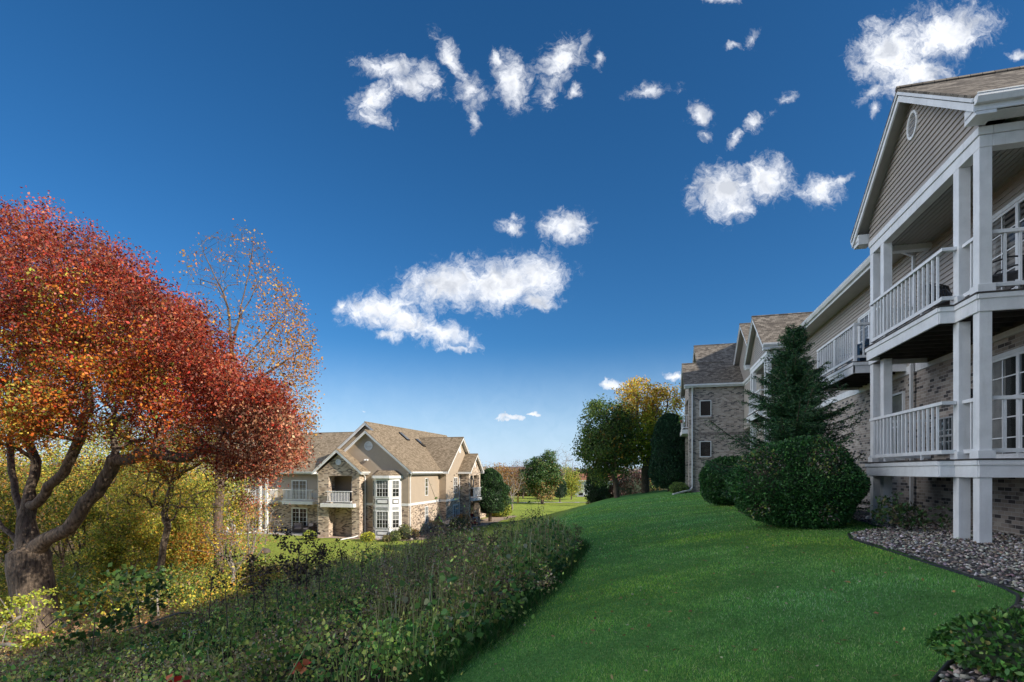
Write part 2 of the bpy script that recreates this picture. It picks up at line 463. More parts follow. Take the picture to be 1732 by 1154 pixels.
def vent(parent, ax, plane, out, a, z, r, mat, grille, ry=None):
    """round louvre vent"""
    m = MB(); P = (lambda aa, d, zz: (plane + out * d, aa, zz)) if ax == 'x' else (lambda aa, d, zz: (aa, plane + out * d, zz))
    n = 24; ry = ry or r
    for i in range(n):
        t0, t1 = 2 * math.pi * i / n, 2 * math.pi * (i + 1) / n
        q = lambda t, k, d: P(a + r * k * math.cos(t), d, z + ry * k * math.sin(t))
        m.face([q(t0, 1, .0), q(t1, 1, .0), q(t1, 1, .05), q(t0, 1, .05)])
        m.face([q(t0, 1, .05), q(t1, 1, .05), q(t1, .82, .05), q(t0, .82, .05)])
        m.face([q(t0, .82, .05), q(t1, .82, .05), q(t1, .82, .012), q(t0, .82, .012)])
    for k in range(-5, 6):
        zz = k / 6 * .82; w = math.sqrt(max(0, .82 ** 2 - zz ** 2)) * r
        m.face([P(a - w, .035, z + zz * ry - .006), P(a + w, .035, z + zz * ry - .006), P(a + w, .02, z + zz * ry + ry * .09), P(a - w, .02, z + zz * ry + ry * .09)])
    o = m.build('vent', mat, parent)
    b = MB(); b.face([P(a + r * .83 * math.cos(2 * math.pi * i / n), .018, z + ry * .83 * math.sin(2 * math.pi * i / n)) for i in range(n)])
    b.build('louvre', grille, o)
def window(parent, ax, plane, out, a0, a1, z0, z1, cols=2, rows=2, wm=None, back='curtain', kind='window', split=True, fw=.055, grid=True):
    P = (lambda a, d, zz: (plane + out * d, a, zz)) if ax == 'x' else (lambda a, d, zz: (a, plane + out * d, zz))
    wm = wm or M['white']
    def bx(m, aa, ab, za, zb, d0, d1):
        p, q = P(aa, d0, za), P(ab, d1, zb); m.box(p[0], q[0], p[1], q[1], za, zb)
    m = MB()
    bx(m, a0 - fw, a0, z0 - fw, z1 + fw, -.01, .06); bx(m, a1, a1 + fw, z0 - fw, z1 + fw, -.01, .06)
    bx(m, a0, a1, z1, z1 + fw, -.01, .06); bx(m, a0, a1, z0 - fw, z0, -.01, .07)
    if kind == 'window':
        zm = (z0 + z1) / 2
        if back != 'blind': bx(m, a0, a1, zm - .025, zm + .025, -.008, .05)
        if cols > 1 and split:
            am = (a0 + a1) / 2; bx(m, am - .028, am + .028, z0, z1, -.006, .052)
    else:
        am = (a0 + a1) / 2; bx(m, am - .04, am + .04, z0, z1, -.008, .052)
        bx(m, a0, a0 + .05, z0, z1, -.008, .045); bx(m, a1 - .05, a1, z0, z1, -.008, .045); bx(m, a0 + .05, a1 - .05, z0, z0 + .08, -.008, .044)
        bx(m, a0 + .05, a1 - .05, z1 - .05, z1, -.008, .044)
    if grid:
        g = .011
        for i in range(1, cols * 2 if kind == 'window' else cols):
            n = cols * 2 if kind == 'window' else cols
            a = a0 + (a1 - a0) * i / n
            if abs(a - (a0 + a1) / 2) > .05: bx(m, a - g, a + g, z0, z1, .02, .034)
        for j in range(1, rows):
            z = z0 + (z1 - z0) * j / rows
            if abs(z - (z0 + z1) / 2) > .05: bx(m, a0, a1, z - g, z + g, .019, .033)
    f = m.build('window' if kind == 'window' else 'sliding_door', wm, parent)
    g = MB(); g.face([P(a0, .026, z0), P(a1, .026, z0), P(a1, .026, z1), P(a0, .026, z1)])
    g.build('pane', M['glass'] if back is None else M['glassc'], f)
    if back:
        c = MB(); n = 22
        for i in range(n):
            u0, u1 = a0 + (a1 - a0) * i / n, a0 + (a1 - a0) * (i + 1) / n
            d0, d1 = (.006 + .009 * (i % 2)), (.006 + .009 * ((i + 1) % 2))
            if back == 'blind': d0 = d1 = .012
            if back == 'half' and not (i < n * .28 or i > n * .72): continue
            c.face([P(u0, d0, z0 + .01), P(u1, d1, z0 + .01), P(u1, d1, z1 - .01), P(u0, d0, z1 - .01)])
        c.build('blind' if back == 'blind' else 'curtain', M['blind'] if back == 'blind' else M['curtain'], f)
        b = MB(); b.face([P(a0, .0225 - .02, z0), P(a1, .0225 - .02, z0), P(a1, .0225 - .02, z1), P(a0, .0225 - .02, z1)])  # flat panel on the wall, shade of an unlit room in its colour
        b.build('room_shade_panel', M['room_shade'], f)
    return f
def railing(m, p0, p1, zf, top=1.07, sp=.185, bal=.036, w=.085):
    p0 = Vector((p0[0], p0[1], 0)); p1 = Vector((p1[0], p1[1], 0)); L = (p1 - p0).length
    up = Vector((0, 0, 1))
    m.beam(p0 + up * (zf + top - .03), p1 + up * (zf + top - .03), w, .06)
    m.beam(p0 + up * (zf + .15), p1 + up * (zf + .15), w * .6, .07)
    n = max(1, int(round(L / sp)))
    for i in range(1, n):
        q = p0 + (p1 - p0) * (i / n)
        m.box(q.x - bal / 2, q.x + bal / 2, q.y - bal / 2, q.y + bal / 2, zf + .185, zf + top - .06)
def post(m, x, y, z0, z1, w=.185, foot=True):
    h = w / 2
    m.box(x - h, x + h, y - h, y + h, z0, z1)
    if foot: m.box(x - h - .035, x + h + .035, y - h - .035, y + h + .035, z0, z0 + .14)
def downspout(parent, pts, mat, w=.075):
    m = MB()
    for a, b in zip(pts[:-1], pts[1:]): m.beam(a, b, w, w * .8)
    for p in pts[1:-1]: m.lathe(p, [(0, -w * .55), (w * .5, -w * .45), (w * .5, w * .45), (0, w * .55)], 8)
    return m.build('downspout', mat, parent)

# ------------------------------------------------------------------ right-hand building
R_ = thing('apartment_building', 'long grey brick and beige lap sided apartment building on the right with stacked white porches', 'building')
XW = 6.6
def porch(yc, zg, parent, lower=True, near=False):
    bev = .006 if near else 0
    y0, y1 = yc - 2.35, yc + 2.35
    px = 5.405
    ys = (yc - 2.25, yc - 1.62, yc + 1.62, yc + 2.25)
    XD = 5.30
    def outline(e):
        return [(XD - e, y0 - e), (XD - e, yc - 1.64 - e), (5.05 - e, yc - 1.64 - e), (5.05 - e, yc + 1.76 + e), (XD - e, yc + 1.76 + e), (XD - e, y1 + e), (XW, y1 + e), (XW, y0 - e)]
    for zf in ((3.0, .2) if lower else (3.0,)):
        d = MB()
        zb = zf - .31
        # fascia boards (ring of prisms), deck boards, joists
        o = outline(0); 
        for i in range(6):
            a, b = o[i], o[i + 1]; 
            d.beam((a[0], a[1], zf - .20), (b[0], b[1], zf - .20), .04, .22)
        a, b = o[-1], o[0]; d.beam((a[0], a[1], zf - .20), (b[0], b[1], zf - .20), .04, .22)
        deck = d.build('balcony', M['white'], parent, bevel=bev)
        c = MB(); o = outline(.022)
        for i in list(range(6)) + [-1]:
            a, b = (o[i], o[i + 1]) if i >= 0 else (o[-1], o[0])
            c.beam((a[0], a[1], zf - .056), (b[0], b[1], zf - .056), .045, .085)
        c.build('trim_board', M['white'], deck, bevel=bev)
        f = MB(); o = outline(.055); f.prism([(x, y, zf - .013) for x, y in o], (0, 0, .026))
        f.build('decking', M['deckwood'], deck)
        j = MB(); k = y0 + .25
        while k < y1 - .1:
            j.box(5.33 if not (yc - 1.6 < k < yc + 1.7) else 5.08, XW - .02, k - .02, k + .02, zf - .27, zf - .016); k += .40
        j.box(XW - .05, XW - .005, y0 + .03, y1 - .03, zf - .30, zf - .02)
        j.build('joists', M['deckwood'], deck)
        zt = 5.46 if zf > 1 else 2.69
        pm = []
        for y in ys:
            p = MB(); post(p, px, y, zf + .013, zt); pm.append(p.build('post', M['white'], deck, bevel=bev))
        r = MB()
        xr, xb = px - .0, 5.12
        railing(r, (xb, ys[1] + .02), (xb, ys[2] + .06), zf)
        railing(r, (xb - .04, ys[1] + .0), (px - .10, ys[1] + .0), zf, sp=.15)
        railing(r, (xb - .04, ys[2] + .06), (px - .10, ys[2] + .06), zf, sp=.15)
        railing(r, (px, ys[0] + .1), (px, ys[1] - .1), zf, sp=.19)
        railing(r, (px, ys[2] + .1), (px, ys[3] - .1), zf, sp=.19)
        for yy in (ys[0], ys[3]): railing(r, (px + .1, yy), (XW - .02, yy), zf, sp=.20)
        for yy in np.linspace(ys[1] + .8, ys[2] - .7, 2): r.box(xb - .02, xb + .02, yy - .02, yy + .02, zf, zf + .13)
        r.build('railing', M['white'], deck, bevel=0)
    # ground posts
    for y in ys:
        p = MB(); post(p, px, y, zg - .35, .2 - .31 if lower else 2.69, foot=False)
        p.build('ground_post', M['white'], parent, bevel=bev)
    # porch beams and ceiling
    b = MB()
    b.box(5.31, 5.50, y0 - .0, y1 + .0, 5.46, 5.66); b.box(5.285, 5.50, y0 - .02, y1 + .02, 5.665, 5.80)
    for (ya, yb) in ((y0 - .002, y0 + .19), (y1 - .19, y1 + .002)):
        b.box(5.502, XW, ya, yb, 5.46, 5.66)
    b.box(5.502, XW, y0 - .022, y0 + .17, 5.665, 5.80); b.box(5.502, XW, y1 - .17, y1 + .022, 5.665, 5.80)
    b.build('porch_beam', M['white'], parent, bevel=bev)
    c = MB(); c.box(5.502, XW, y0 + .192, y1 - .192, 5.60, 5.62)
    k = 5.55
    while k < XW: c.box(k, k + .012, y0 + .2, y1 - .2, 5.585, 5.60); k += .1
    c.build('porch_ceiling', M['soffit'], parent)
    # gable siding, roof
    g = MB(); pit = .73; half = 2.75; ze = 6.12; zr = ze + pit * half - .06
    cl = lambda z: (yc - min(2.37, (zr - z) / pit), yc + min(2.37, (zr - z) / pit)) if z < zr + .001 else (yc, yc)
    lap(g, 'x', 5.32, -1, 5.802, zr, cl)
    zz = zr - pit * 2.37
    g.prism([(5.34, yc - 2.37, 5.80), (5.34, yc + 2.37, 5.80), (5.34, yc + 2.37, zz), (5.34, yc, zr), (5.34, yc - 2.37, zz)], (.05, 0, 0))
    g.build('gable_siding', M['siding'], parent)
    gable_roof(parent, 'x', yc, half, ze, pit, 5.0, 10.2, M['shingle'], M['white'], M['soffit'], rakes=(0,), ov=.33)
    for sg in (-1, 1):      # boxed eave ends
        e = MB()
        a, b2 = yc + sg * 2.40, yc + sg * 2.735
        e.box(5.07, 5.36, a, b2, 5.80, 6.05)
        e.box(5.36, XW, yc + sg * 2.41, yc + sg * 2.70, 5.845, 5.86)
        e.build('eave_return', M['white'], parent, bevel=bev)
    vent(parent, 'x', 5.32, -1, yc, 7.32, .23, M['white'], M['dark'], ry=.29)
porch(13.05, -1.25, R_, near=True)
porch(30.35, -1.42, R_)
# body
b = MB()
b.box(XW, 18.6, -26, 45, -1.9, 2.58)
b.build('brick_wall', M['brick'], R_)
s = MB(); s.box(XW + .01, 18.6, -26, 45, 2.80, 6.0)
lap(s, 'x', XW, -1, 2.80, 5.90, lambda z: (4.0, 39.6))
s.build('siding_wall', M['siding'], R_)
s = MB(); s.box(XW - .03, 18.62, -26.02, 45.02, 2.585, 2.80); s.build('band_board', M['white'], R_)
gable_roof(R_, 'y', 12.6, 6.62, 6.08, .47, -27, 46, M['shingle'], M['white'], M['soffit'], rakes=(), ov=.62)
# cross gable beyond the far porch
g = MB(); pit = .694
cl = lambda z: (38.6 - (9.75 - z) / pit, 38.6 + (9.75 - z) / pit)
lap(g, 'x', 6.0, -1, 6.0, 9.75, cl)
g.prism([(6.02, 33.2, 6.0), (6.02, 44, 6.0), (6.02, 38.6, 9.74)], (.1, 0, 0))
g.box(6.0, 6.6, 33.3, 39.4, 2.85, 6.0)
g.build('gable_siding', M['siding'], R_)
gable_roof(R_, 'x', 38.6, 5.55, 6.05, pit, 5.6, 13.5, M['shingle'], M['white'], M['soffit'], rakes=(0,), ov=.4, gut=False)
# unseen taller block added behind the cross gable to shade the wing roof
t_ = MB(); t_.box(13.2, 20.8, 38.9, 43.2, 5.5, 12.7); t_.prism([(13.3, 38.92, 12.7), (20.7, 38.92, 12.7), (17, 38.92, 15.5)], (0, 4.26, 0)); t_.build('shadow_block', M['siding'], R_)
gable_roof(R_, 'y', 17.0, 4.3, 12.55, .76, 38.5, 43.6, M['shingle'], M['white'], M['soffit'], rakes=(0, 1), ov=.4, gut=False)  # roof of the added block, its ridge casts the shade
# projecting wing with its brick end
w = MB()
YW = 39.5
w.box(2.4, 6.6, YW, YW + .3, -2.2, 5.85)
w.box(2.4, 2.85, YW + .3, YW + .75, -2.2, 5.85); w.box(2.4, 2.85, YW + 4.3, YW + 5.05, -2.2, 5.85)
w.box(4.2, 4.4, YW + .3, YW + 10.6, -2.2, 5.85)
w.box(2.4, 2.6, YW + .75, YW + 4.3, 5.2, 5.85)
w.prism([(2.4, YW + .02, 5.85), (2.4, YW + 4.98, 5.85), (2.4, YW + 2.5, 7.75)], (.2, 0, 0))
w.prism([(3.4, YW + .3, 5.85), (3.4, YW + 10.6, 5.85), (3.4, YW + 5.3, 9.5)], (.2, 0, 0))
w.box(3.4, 4.2, YW + 5.05, YW + 10.6, -2.2, 5.85)
w.build('brick_wing', M['brick'], R_)
sd = MB(); xx = 2.95
while xx < 6.5:
    sd.box(xx, xx + .085, YW - .006, YW, 2.50, 2.72); xx += .0975
sd.build('soldier_course', mat_plain('dark_soldier_brick', (.20, .17, .155), .9, 0, .6, 9), R_)
w = MB(); w.box(2.0, 4.2, YW + .8, YW + 4.25, 2.70, 3.0); bal = w.build('balcony', M['white'], R_)
r = MB(); railing(r, (2.08, YW + .85), (2.08, YW + 4.2), 3.0); railing(r, (2.1, YW + .85), (2.7, YW + .85), 3.0); r.build('railing', M['white'], bal)
gable_roof(R_, 'x', YW - .3 + 5.6, 5.6, 6.10, pit, 3.1, 9.5, M['shingle'], M['white'], M['soffit'], rakes=(0,), ov=.3, gut=False)
gable_roof(R_, 'x', YW - .3 + 2.8, 2.8, 6.112, pit, 2.05, 5.0, M['shingle'], M['white'], M['soffit'], rakes=(0,), ov=.33, eaves=(1,), gut=False)
gt = MB(); gt.box(2.1, 6.1, YW - .33, YW - .30, 5.86, 6.05); gt.box(2.1, 6.1, YW - .44, YW - .332, 5.95, 6.06); gt.box(2.1, 6.3, YW - .30, YW, 5.86, 5.88)
gt.build('gutter', M['white'], R_)
MB().box(6.0, 6.08, 33.3, YW - .45, 5.86, 6.05).build('fascia', M['white'], R_)
e = MB(); e.box(2.08, 2.42, YW - .28, YW + .1, 5.80, 6.04); e.build('eave_return', M['white'], R_)
for z0, z1 in ((3.88, 4.90), (1.04, 2.05)):
    window(R_, 'y', YW, -1, 3.18, 3.84, z0, z1, 1, 1, wm=M['white'], back='blind', grid=False)
    sl = MB(); sl.box(3.08, 3.94, YW - .09, YW + .0, z0 - .16, z0 - .058); sl.build('window_sill', M['brick'], R_)
downspout(R_, [(2.62, YW - .40, 5.95), (2.62, YW - .07, 5.6), (2.62, YW - .07, -1.15), (2.45, YW - .5, -1.32), (1.25, YW - 2.2, hz(1.25, YW - 2.2) + .07)], M['white'], .11)
# windows, doors and fittings on the long wall
for zf in (3.013, .213):
    window(R_, 'x', XW - (.012 if zf > 1 else 0), -1, 11.05, 12.95, zf + .04, zf + 2.0, 4, 5, back='half', kind='door', fw=.075)
window(R_, 'x', XW, -1, 14.25, 14.95, .42, 1.22, 2, 3, back=None, wm=M['metal'], fw=.035)
window(R_, 'x', XW, -1, 16.75, 17.55, .35, 2.12, 1, 2, back='curtain')
window(R_, 'x', XW - .012, -1, 18.2, 19.9, 3.05, 5.0, 4, 5, back='curtain', kind='door')
window(R_, 'x', XW, -1, 28.4, 30.2, .25, 2.2, 4, 5, back='half', kind='door')
window(R_, 'x', XW - .012, -1, 28.4, 30.2, 3.05, 5.0, 4, 5, back=None, kind='door')
downspout(R_, [(6.02, 15.98, 5.95), (6.08, 16.0, 5.80), (6.55, 16.1, 5.62), (6.55, 16.1, 2.9), (6.50, 16.1, 2.75), (6.50, 16.1, -1.0), (6.1, 15.9, -1.15), (5.3, 15.6, -1.2)], M['white'], .08)
downspout(R_, [(5.7, 33.25, 5.95), (6.5, 33.6, 5.5), (6.5, 33.6, -1.2)], M['white'], .08)
l = MB(); l.box(XW - .07, XW, 12.95 + .55, 12.95 + .63, 1.62, 1.76); l.lathe((XW - .11, 13.54, 1.5), [(.0, .22), (.05, .2), (.062, .12), (.05, .1)], 10)
lan = l.build('wall_lantern', M['dark'], R_); l = MB(); l.lathe((XW - .11, 13.54, 1.5), [(.045, .1), (.045, -.06), (0, -.07)], 10); l.build('lamp_glass', mat_plain('lamp_glass', (.45, .5, .35), .2), lan)
l = MB(); l.box(XW - .10, XW - .014, 17.55, 17.7, 2.63, 2.75); l.build('camera_box', M['metal'], R_)
# middle balcony
d = MB(); yb0, yb1, xb = 16.55, 20.0, 5.33
d.beam((xb, yb0, 2.80), (xb, yb1, 2.80), .04, .22); d.beam((xb - .02, yb0 + .02, 2.80), (XW, yb0 + .02, 2.80), .04, .219); d.beam((xb - .02, yb1, 2.80), (XW, yb1, 2.80), .04, .219)
bal = d.build('balcony', M['white'], R_, bevel=.005)
c = MB(); c.beam((xb - .025, yb0 - .02, 2.945), (xb - .025, yb1 + .02, 2.945), .045, .085); c.beam((xb - .045, yb0 - .005, 2.944), (XW, yb0 - .005, 2.944), .045, .084)
c.build('trim_board', M['white'], bal)
f = MB(); f.box(xb - .05, XW, yb0 - .03, yb1 + .03, 2.987, 3.013)
k = yb0 + .3
while k < yb1: f.box(xb + .03, XW - .02, k, k + .04, 2.73, 2.986); k += .4
f.build('decking', M['deckwood'], bal)
r = MB(); railing(r, (xb + .03, yb0 + .02), (xb + .03, yb1), 3.0); railing(r, (xb + .07, yb0 + .05), (XW - .02, yb0 + .05), 3.0, sp=.16); railing(r, (xb + .07, yb1 - .05), (XW - .02, yb1 - .05), 3.0, sp=.16)
for yy in (yb0 + .04, yb0 + 1.7, yb1 - .04): r.box(xb - .0, xb + .07, yy - .035, yy + .035, 3.0, 4.07)
r.build('railing', M['white'], bal)

# ------------------------------------------------------------------ left-hand building
Lb = thing('apartment_house', 'tan sided and brick two storey apartment house with many gables beyond the sunny lawn', 'building')
GZ = -5.9; ZB0, ZB1 = -2.98, -2.77; W = M['trimL']; SL = M['sidingL']; BL = M['brickL']; RL = M['shingleL']
PT = .817
w = MB(); w.box(-28.3, -20.2, 41.6, 64, GZ, ZB0); w.box(-20.3, -19.5, 48.3, 56.2, GZ, ZB0); w.box(-53, -28.2, 43.4, 56, GZ, ZB0)
w.build('brick_wall', BL, Lb)
s = MB()
s.box(-30.6, -20.21, 43.41, 64, ZB1, -.1); s.box(-24, -20.21, 41.61, 44, ZB1, -.1); s.box(-20.3, -19.51, 48.31, 56.2, ZB1, -.1); s.box(-53, -28.2, 43.41, 56, ZB1, -.1)
XC = -24.1; zr = -.05 + PT * 4.35 - .02
lap(s, 'y', 41.6, -1, ZB1, -.1, lambda z: (-24.3, -20.2), .10)
lap(s, 'y', 41.6, -1, -.1, zr, lambda z: (max(-28.3, XC - (zr - z) / PT), min(-20.2, XC + (zr - z) / PT)), .10)
s.prism([(-28.2, 41.62, -.1), (-20.21, 41.62, -.1), (XC, 41.62, zr - .02)], (0, .1, 0))
lap(s, 'x', -20.2, 1, ZB1, -.1, lambda z: (41.6, 48.3), .10)
lap(s, 'x', -20.2, 1, ZB1, -.1, lambda z: (56.2, 64), .10)
lap(s, 'y', 48.3, -1, ZB1, -.1, lambda z: (-20.2, -19.5), .10)
zc = -.05 + PT * 4.3 - .02
lap(s, 'x', -19.5, 1, ZB1, -.1, lambda z: (48.3, 56.2), .10)
lap(s, 'x', -19.5, 1, -.1, zc, lambda z: (max(48.3, 52.1 - (zc - z) / PT), min(56.2, 52.1 + (zc - z) / PT)), .10)
s.prism([(-19.52, 48.3, -.1), (-19.52, 56.2, -.1), (-19.52, 52.1, zc - .02)], (-.1, 0, 0))
lap(s, 'y', 43.4, -1, ZB1, -.1, lambda z: (-53, -28.3), .10)
s.prism([(-30.6, 43.45, -.1), (-20.3, 43.45, -.1), (-25.2, 43.45, 4.25)], (0, .1, 0))
s.build('siding_wall', SL, Lb)
t = MB()
t.box(-24.25, -20.17, 41.57, 41.7, ZB0, ZB1); t.box(-20.3, -20.17, 41.701, 48.27, ZB0, ZB1); t.box(-20.169, -19.47, 48.27, 48.4, ZB0, ZB1); t.box(-19.6, -19.47, 48.401, 56.2, ZB0, ZB1)
t.box(-53, -28.3, 43.37, 43.5, ZB0, ZB1)
t.build('band_board', W, Lb)
for x0, y in ((-20.24, 41.575),):
    t = MB(); t.box(x0, x0 + .065, y, y + .065, ZB1, -.2); t.build('corner_board', SL, Lb)
gable_roof(Lb, 'y', -24.1, 4.35, 0, PT, 41.15, 43.0, RL, W, W, rakes=(0,), ov=.43, gut=False)
gable_roof(Lb, 'y', -25.2, 5.45, -.001, PT, 43.0, 62.6, RL, W, W, rakes=(0,), ov=.4, eaves=(1,), gut=False)
for ya, yb in ((41.2, 47.8), (56.5, 62.4)): MB().box(-19.75, -19.63, ya, yb, -.17, -.05).build('gutter', W, Lb)
gable_roof(Lb, 'x', 52.1, 4.3, 0.003, PT, -25, -19.05, RL, W, W, rakes=(1,), ov=.42, gut=False)
gable_roof(Lb, 'x', 49.5, 6.8, -.02, .6, -54, -25.3, RL, W, W, rakes=(0,), ov=.5, gut=True)
vent(Lb, 'y', 41.6, -1, -24.0, 2.2, .40, W, W)
vent(Lb, 'x', -19.5, 1, 52.1, 2.2, .34, W, W)
# front porch bay
pz = 1.95; PX0, PX1 = -28.35, -24.3; PY = 40.6
w = MB()
w.box(PX0, -27.3, PY, PY + .9, GZ, -.15); w.box(-25.04, PX1, PY, PY + 1.0, GZ, -.15)
w.box(PX0, PX0 + .3, PY + .9, 43.4, GZ, -.15); w.box(-27.3, -25.04, PY, PY + .3, -.42, -.15)
w.box(-25.04, -24.3, PY + 1.0, 41.6, GZ, -.15)
zg = -.15 + .80 * 2.02
w.prism([(PX0, PY, -.15), (PX1, PY, -.15), (PX1, PY, -.10), ((PX0 + PX1) / 2, PY, zg - .02), (PX0, PY, -.10)], (0, .3, 0))
w.box(PX0 + .3, -25.04, 42.4, 42.6, GZ, ZB0)
w.build('brick_bay', BL, Lb)
s = MB(); s.box(PX0 + .3, -25.04, 42.41, 42.6, ZB0, -.15); lap(s, 'y', 42.4, -1, ZB1, -.15, lambda z: (PX0 + .3, -25.04), .10); s.build('siding_wall', SL, Lb)
s = MB(); s.box(PX0 + .3, -25.04, PY + .3, 42.4, -.2, -.16); s.build('porch_ceiling', SL, Lb)
gable_roof(Lb, 'x' if False else 'y', (PX0 + PX1) / 2, 2.4, -.02, .80, PY - .38, 46.5, RL, W, W, rakes=(0,), ov=.36, rake_h=.24)
vent(Lb, 'y', PY, -1, -26.33, .78, .27, W, W)
w = MB(); w.box(-27.85, -24.62, PY - .42, PY - .003, ZB0 - .12, ZB1 - .02); w.box(-27.3, -25.04, PY, 42.4, ZB0 - .0, ZB1 - .03); bal = w.build('balcony', W, Lb)
r = MB(); railing(r, (-27.35, PY - .25), (-25.0, PY - .25), ZB1 - .02, sp=.15); railing(r, (-27.35, PY - .25), (-27.35, PY), ZB1 - .02); railing(r, (-25.0, PY - .25), (-25.0, PY), ZB1 - .02); r.build('railing', W, bal)
window(Lb, 'y', 42.4, -1, -26.1, -25.2, ZB1 + .0, -.95, 2, 5, wm=W, back='curtain', kind='door')
window(Lb, 'y', 42.4, -1, -27.05, -26.1 + .6, -4.75, -3.35, 1, 2, wm=W, back='curtain')
# white bay window
bx = MB(); A = [(-23.6, 41.6), (-22.85, 40.75), (-21.55, 40.75), (-20.85, 41.6)]
bx.prism([(x, y, GZ) for x, y in A], (0, 0, -.62 - GZ))
bay = bx.build('bay_window', W, Lb)
r = MB(); B = [(-23.75, 41.6), (-22.95, 40.5), (-21.45, 40.5), (-20.68, 41.6)]; T = [(-23.2, 41.6), (-22.75, 41.2), (-21.65, 41.2), (-21.25, 41.6)]
for i in range(3): r.face([(*B[i], -.38), (*B[i + 1], -.38), (*T[i + 1], .05), (*T[i], .05)])
r.face([(x, y, .05) for x, y in T])
r.build('bay_roof', RL, Lb)
r = MB(); r.prism([(x, y, -.62) for x, y in B], (0, 0, .235)); r.build('bay_cornice', W, Lb)
def bay_panel(i, u0, u1, z0, z1, cols, kind):
    a = Vector((*A[i], 0)); b = Vector((*A[i + 1], 0)); d = (b - a); n = Vector((d.y, -d.x, 0)).normalized()
    P = lambda u, dd, z: a + d * u + n * dd + Vector((0, 0, z))
    fr = MB()
    if kind == 'w':
        L = d.length; f = .05 / L
        def bar(ua, ub, za, zb, dd): fr.hexa([P(ua, 0, za), P(ub, 0, za), P(ub, dd, za), P(ua, dd, za), P(ua, 0, zb), P(ub, 0, zb), P(ub, dd, zb), P(ua, dd, zb)])
        bar(u0 - f, u0, z0 - .05, z1 + .05, .05); bar(u1, u1 + f, z0 - .05, z1 + .05, .05); bar(u0, u1, z1, z1 + .05, .05); bar(u0, u1, z0 - .05, z0, .05)
        zm = (z0 + z1) / 2; bar(u0, u1, zm - .02, zm + .02, .045)
        for k in range(1, cols * 2):
            uu = u0 + (u1 - u0) * k / (cols * 2); wd = .022 if (k % 2 == 0) else .009
            bar(uu - wd / L, uu + wd / L, z0, z1, .04)
        for k in (1, 3): zz = z0 + (z1 - z0) * k / 4; bar(u0, u1, zz - .009, zz + .009, .039)
        o = fr.build('window', W, Lb)
        g = MB(); g.face([P(u0, .03, z0), P(u1, .03, z0), P(u1, .03, z1), P(u0, .03, z1)]); g.build('pane', M['glassc'], o)
        g = MB(); m_ = u0 + (u1 - u0) * .5
        g.face([P(u0, .012, zm), P(u1, .012, zm), P(u1, .012, z1), P(u0, .012, z1)]); g.build('curtain', M['curtain'], o)
        g = MB(); g.face([P(u0, .006, z0), P(u1, .006, z0), P(u1, .006, z1), P(u0, .006, z1)]); g.build('room_shade_panel', M['room_shade'], o)  # dark panel, room shade put into its colour
    else:
        fr.hexa([P(u0, 0, z0), P(u1, 0, z0), P(u1, .03, z0), P(u0, .03, z0), P(u0, 0, z1), P(u1, 0, z1), P(u1, .03, z1), P(u0, .03, z1)])
        o = fr.build('bay_panel', M['metal'] if kind == 'g' else M['dark'], Lb)
        if kind == 'p':
            g = MB(); e = .06 / d.length
            g.hexa([P(u0 + e, .02, z0 + .06), P(u1 - e, .02, z0 + .06), P(u1 - e, .05, z0 + .06), P(u0 + e, .05, z0 + .06), P(u0 + e, .02, z1 - .06), P(u1 - e, .02, z1 - .06), P(u1 - e, .05, z1 - .06), P(u0 + e, .05, z1 - .06)])
            g.build('inset', W, o)
for i, (u0, u1, c) in enumerate(((.28, .72, 1), (.1, .9, 2), (.25, .75, 1))):
    bay_panel(i, u0, u1, -2.15, -.82, c, 'w'); bay_panel(i, u0, u1, -4.80, -3.45, c, 'w')
    bay_panel(i, u0, u1, -2.78, -2.38, c, 'p'); bay_panel(i, u0, u1, -3.28, -3.05, c, 'g'); bay_panel(i, u0, u1, -5.45, -5.08, c, 'p')
# right face windows
window(Lb, 'x', -20.2, 1, 44.95, 45.5, -2.2, -.7, 1, 4, wm=W, back=None, split=False)
window(Lb, 'x', -20.2, 1, 44.95, 45.5, -4.75, -3.3, 1, 4, wm=W, back='curtain', split=False)
window(Lb, 'x', -19.5, 1, 50.3, 51.3, -2.2, -.7, 2, 4, wm=W, back=None)
window(Lb, 'x', -19.5, 1, 50.2, 51.5, -5.6, -3.45, 2, 4, wm=W, back='curtain', kind='door')
# left wing
window(Lb, 'y', 43.4, -1, -33.1, -31.55, -2.7, -.9, 4, 5, wm=W, back='half', kind='door')
window(Lb, 'y', 43.4, -1, -33.1, -31.5, -5.6, -3.5, 4, 5, wm=W, back=None, kind='door')
window(Lb, 'y', 43.4, -1, -38.0, -36.4, -5.6, -3.5, 4, 5, wm=W, back=None, kind='door')
window(Lb, 'y', 43.4, -1, -38.0, -36.4, -2.7, -.9, 4, 5, wm=W, back='curtain', kind='door')
for (x0, x1) in ((-33.2, -29.9), (-39.4, -34.6)):
    w = MB(); w.box(x0, x1, 42.0, 43.4, -3.05, -2.77); bal = w.build('balcony', W, Lb)
    r = MB(); railing(r, (x0 + .05, 42.06), (x1 - .05, 42.06), -2.77, sp=.15); railing(r, (x0 + .05, 42.1), (x0 + .05, 43.35), -2.77, sp=.15); railing(r, (x1 - .05, 42.1), (x1 - .05, 43.35), -2.77, sp=.15); r.build('railing', W, bal)
for x in (-39.2, -38.5, -35.5, -34.8):
    p = MB(); post(p, x, 42.0, GZ, -.2, .2, False); p.build('post', W, Lb)
for x in (-30.6, -41.8):
    l = MB(); l.box(x - .35, x + .35, 43.3, 43.39, -2.45, -2.05)
    for k in range(6): l.box(x - .32, x + .32, 43.285, 43.3, -2.42 + k * .06, -2.39 + k * .06)
    l.build('air_conditioner', M['metal'], Lb)
